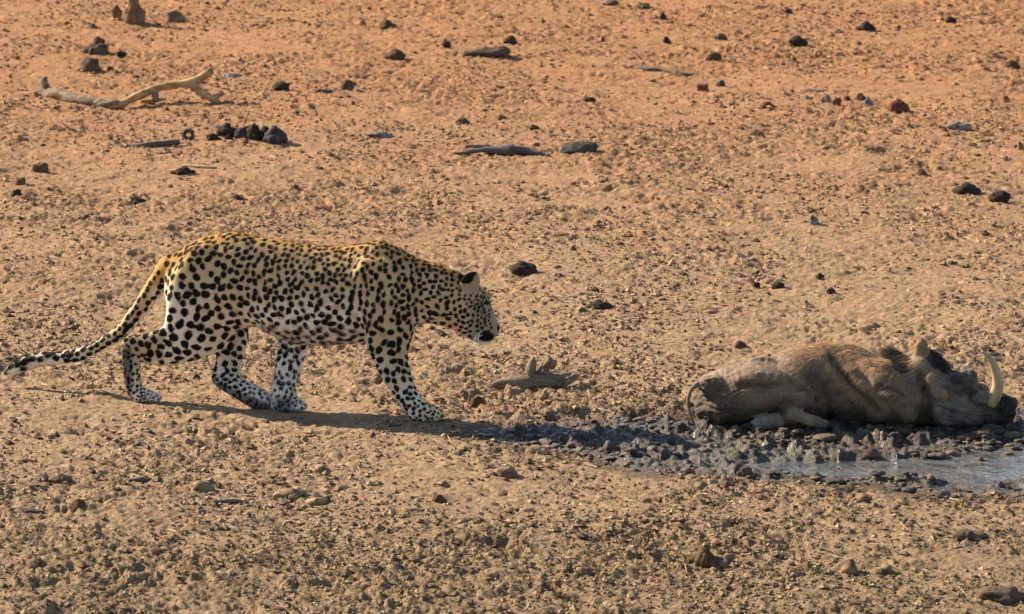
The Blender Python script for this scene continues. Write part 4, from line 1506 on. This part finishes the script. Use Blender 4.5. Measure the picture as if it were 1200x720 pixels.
    # middle
    L("stone", 953, 265, 14, 12, "greystone", "pale round stone with a dark shadow, right of centre", "stone", "round")
    L("dung_heap", 613, 321, 34, 15, "dung", "hollow black dung clod behind the leopard's head", "dung", "lumpy")
    L("dung_heap", 702, 365, 34, 11, "dung", "dark dung patch in the sand above the log", "dung", "lumpy")
    L("stone", 912, 341, 16, 8, "dung", "black flake in the sand above the warthog", "dung", "lumpy")
    L("stone", 961, 331, 11, 7, "dung", "small black pebble above the warthog, upper of two", "pebble", "stone")
    L("stone", 974, 346, 11, 8, "dung", "small black pebble above the warthog, lower of two", "pebble", "stone")
    L("stone", 886, 339, 10, 6, "dung", "tiny black lump left of the black flake", "pebble", "lumpy")
    L("clod", 867, 406, 17, 9, "earth", "pale brown clod just left above the warthog's back", "clod", "lumpy")
    L("clod", 560, 475, 19, 11, "browndung", "reddish brown clod between the fore paw and the log", "clod", "stone")
    L("clod", 541, 467, 15, 9, "earth", "brown clod in front of the leopard's leading paw", "clod", "lumpy")
    L("clod", 517, 436, 9, 8, "earth", "small tan clod below the leopard's chin", "clod", "lumpy")
    L("clod", 637, 475, 14, 9, "earth", "tan clod just in front of the log", "clod", "lumpy")
    L("clod", 230, 443, 0.1 + 9, 6, "browndung", "small reddish clod between the hind legs", "clod", "lumpy")
    # foreground
    for a, b, w, h, st, mt, lab, ct in [
        (72, 567, 26, 12, "lumpy", "darkstone", "dark jagged clod at lower left", "clod"), (48, 565, 16, 9, "lumpy", "earth", "brown clod left of the dark jagged clod", "clod"),
        (90, 601, 24, 14, "stone", "browndung", "dark brown angular clod right of the lower left stick", "clod"), (338, 583, 40, 10, "lumpy", "earth", "wide low earth lump, left of two in the lower left", "earth lump"),
        (370, 591, 28, 8, "lumpy", "earth", "smaller low earth lump, right of two in the lower left", "earth lump"), (236, 578, 30, 14, "lumpy", "earth", "tan knobbly earth lump at lower left", "earth lump"),
        (375, 553, 26, 12, "lumpy", "earth", "dark tan clod below the leopard's shadow", "clod"), (592, 560, 30, 13, "lumpy", "earth", "brown clod below the shadow's tip", "clod"),
        (515, 590, 18, 10, "lumpy", "browndung", "small dark clod in the foreground centre", "clod"), (630, 530, 30, 12, "lumpy", "earth", "earth clod on the near rim of the mud's left tip", "clod"),
        (826, 668, 44, 22, "lumpy", "browndung", "large dark earth clod in the right foreground", "clod"), (850, 668, 24, 16, "stone", "earth", "brown clod touching the right side of the large foreground clod", "clod"),
        (990, 675, 36, 20, "stone", "earth", "angular brown clod in the right foreground", "clod"), (1035, 678, 24, 13, "stone", "earth", "tan clod right of the angular foreground clod", "clod"),
        (1178, 706, 64, 16, "rough", "darkstone", "broad grey slab of earth in the lower right corner", "earth lump"), (1138, 637, 44, 12, "lumpy", "darkstone", "grey crumbled clod in the right foreground below the mud", "clod"),
        (808, 560, 15, 11, "stone", "darkstone", "dark clod on the near edge of the mud, left part", "clod"), (873, 556, 20, 12, "lumpy", "darkstone", "black mud clod near the puddle's left end", "clod"),
        (715, 632, 20, 9, "lumpy", "browndung", "dark upright clod in the centre right foreground", "clod"), (1010, 592, 22, 9, "lumpy", "earth", "low tan clod just below the wet mud", "clod"),
        (1150, 535, 16, 10, "lumpy", "darkstone", "dark mud lump standing in the puddle, right part", "mud lump"), (1020, 533, 24, 13, "lumpy", "darkstone", "largest dark mud lump rising beside the puddle", "mud lump")]:
        L("clod" if ct == "clod" else ct.replace(" ", "_"), a, b, w, h, mt, lab, ct, st)
    # green sprig, red petal
    p = place(955, 674)
    s = pxm(p[1])
    V, F = [], []
    for k in range(70):
        a = rng.uniform(0, 2 * np.pi)
        b = p + np.array([rng.normal(0, 5 * s), rng.normal(0, 0.04), -0.004])
        t = b + np.array([math.cos(a) * 3 * s, math.sin(a) * 3 * s, rng.uniform(2, 7) * s])
        q = np.array([-math.sin(a), math.cos(a), 0]) * 0.9 * s
        n = len(V)
        V += [b - q, b + q, t]
        F.append((n, n + 1, n + 2))
    o = new_obj("green_sprout", mesh_np("green_sprout", V, F), M["leaf"])
    tag(o, "tiny tuft of green sprouts in the right foreground dirt", None, None, "stuff")
    L("petal", 714, 563, 5, 4, "redleaf", "tiny bright red fragment below the mud's left end", "petal", "stone")


build_debris()


def build_crumbs():
    """thousands of loose crumbs of soil and dung"""
    v0 = np.array([(1, 0, 0), (-1, 0, 0), (0, 1, 0), (0, -1, 0), (0, 0, 1), (0, 0, -1.0)])
    f0 = np.array([(0, 2, 4), (2, 1, 4), (1, 3, 4), (3, 0, 4), (2, 0, 5), (1, 2, 5), (3, 1, 5), (0, 3, 5)])
    N = 95000
    u = rng.uniform(-0.115, 0.115, N * 3)
    t = rng.uniform(0, 1, N * 3)
    y = 18.3 * (43.0 / 18.3) ** t
    x = u * y
    dens = 0.42 + 0.8 * perlin(x * 0.9, y * 0.6, 201) + 0.6 * perlin(x * 3.1, y * 2.2, 203) + 0.25 * sstep(27, 23, y)
    sd = mud_sd(x, y)
    keep = (rng.uniform(0, 1, N * 3) < np.clip(dens, 0.04, 1)) & (sd > -0.02)
    x, y = x[keep][:N], y[keep][:N]
    n = len(x)
    z = height(x, y)
    size = 0.0036 + 0.0034 * rng.exponential(1.0, n)
    size = np.minimum(size, 0.018) * (0.85 + 0.15 * y / 24)
    V = np.repeat(v0[None], n, axis=0)
    V = V + rng.uniform(-0.38, 0.38, (n, len(v0), 3))
    sc = np.stack([rng.uniform(0.8, 1.7, n), rng.uniform(0.8, 1.7, n), rng.uniform(0.45, 0.9, n)], axis=1)
    V = V * sc[:, None, :] * size[:, None, None] * 0.85
    V += np.stack([x, y, z + size * 0.3], axis=1)[:, None, :]
    F = (f0[None] + (np.arange(n) * len(v0))[:, None, None]).reshape(-1, 3)
    me = mesh_np("soil_crumbs", V.reshape(-1, 3), F, False)
    tone = np.where(rng.uniform(0, 1, n) < 0.55, rng.uniform(0.55, 1.0, n), rng.uniform(0.1, 0.45, n))
    attr_f(me, "tone", np.repeat(tone, len(v0)))
    o = new_obj("soil_crumbs", me, M["clod"])
    tag(o, "loose crumbs of soil and dung strewn over the dry ground", "crumbs", None, "stuff")
    # lumps of kneaded mud lying on the wallow
    n = 60000
    x, y = rng.uniform(-0.4, 4.2, n), rng.uniform(20.2, 26.0, n)
    ok = (mud_sd(x, y) < 0.02) & (np.abs(x / y) < 0.12)
    x, y = x[ok][:9000], y[ok][:9000]
    z = height(x, y)
    ok = (z > WATER_Z + 0.003) & (rng.uniform(0, 1, len(x)) < np.clip(0.12 + 1.2 * perlin(x * 3, y * 2.4, 221), 0.02, 1))
    x, y, z = x[ok], y[ok], z[ok]
    n = len(x)
    v1, f1 = ico(2)
    size = np.minimum(0.004 + 0.0050 * rng.exponential(1.0, n), 0.022)
    V = v1[None] * (1 + rng.uniform(-0.2, 0.2, (n, len(v1), 1)))
    sc = np.stack([rng.uniform(0.9, 2.3, n), rng.uniform(0.9, 2.0, n), rng.uniform(0.4, 0.85, n)], axis=1)
    V = V * sc[:, None, :] * size[:, None, None] + np.stack([x, y, z + size * 0.1], axis=1)[:, None, :]
    F = (f1[None] + (np.arange(n) * len(v1))[:, None, None]).reshape(-1, 3)
    ml = mesh_np("mud_lumps", V.reshape(-1, 3), F, True)
    attr_f(ml, "dry", np.repeat(np.clip(rng.normal(0.14, 0.15, n), 0, 0.6), len(v1)))
    o = new_obj("mud_lumps", ml, M["mud"])
    tag(o, "small wet lumps of kneaded mud strewn over the wallow", "mud", None, "stuff")
    # straw bits
    n = 900
    u = rng.uniform(-0.11, 0.11, n)
    y = 18.5 * (42 / 18.5) ** rng.uniform(0, 1, n)
    x = u * y
    ok = mud_sd(x, y) > 0.05
    x, y = x[ok], y[ok]
    n = len(x)
    z = height(x, y) + 0.006
    a = rng.uniform(0, np.pi, n)
    ln = rng.uniform(0.015, 0.05, n)
    d = np.stack([np.cos(a), np.sin(a), rng.normal(0, 0.15, n)], axis=1) * ln[:, None]
    q = np.stack([-np.sin(a), np.cos(a), np.zeros(n)], axis=1) * 0.0013
    c = np.stack([x, y, z], axis=1)
    up = np.array([0, 0, 0.003])
    V = np.stack([c - d - q, c - d + q, c - d + up, c + d - q, c + d + q, c + d + up], axis=1).reshape(-1, 3)
    b = (np.arange(n) * 6)[:, None]
    F = np.concatenate([b + np.array([t]) for t in ((0, 3, 5), (0, 5, 2), (1, 2, 5), (1, 5, 4), (0, 1, 4), (0, 4, 3), (0, 2, 1), (3, 4, 5))], axis=0)
    o = new_obj("straw_bits", mesh_np("straw_bits", V, F, False), M["straw"])
    tag(o, "scattered bits of dry straw on the sand", "straw", None, "stuff")


build_crumbs()
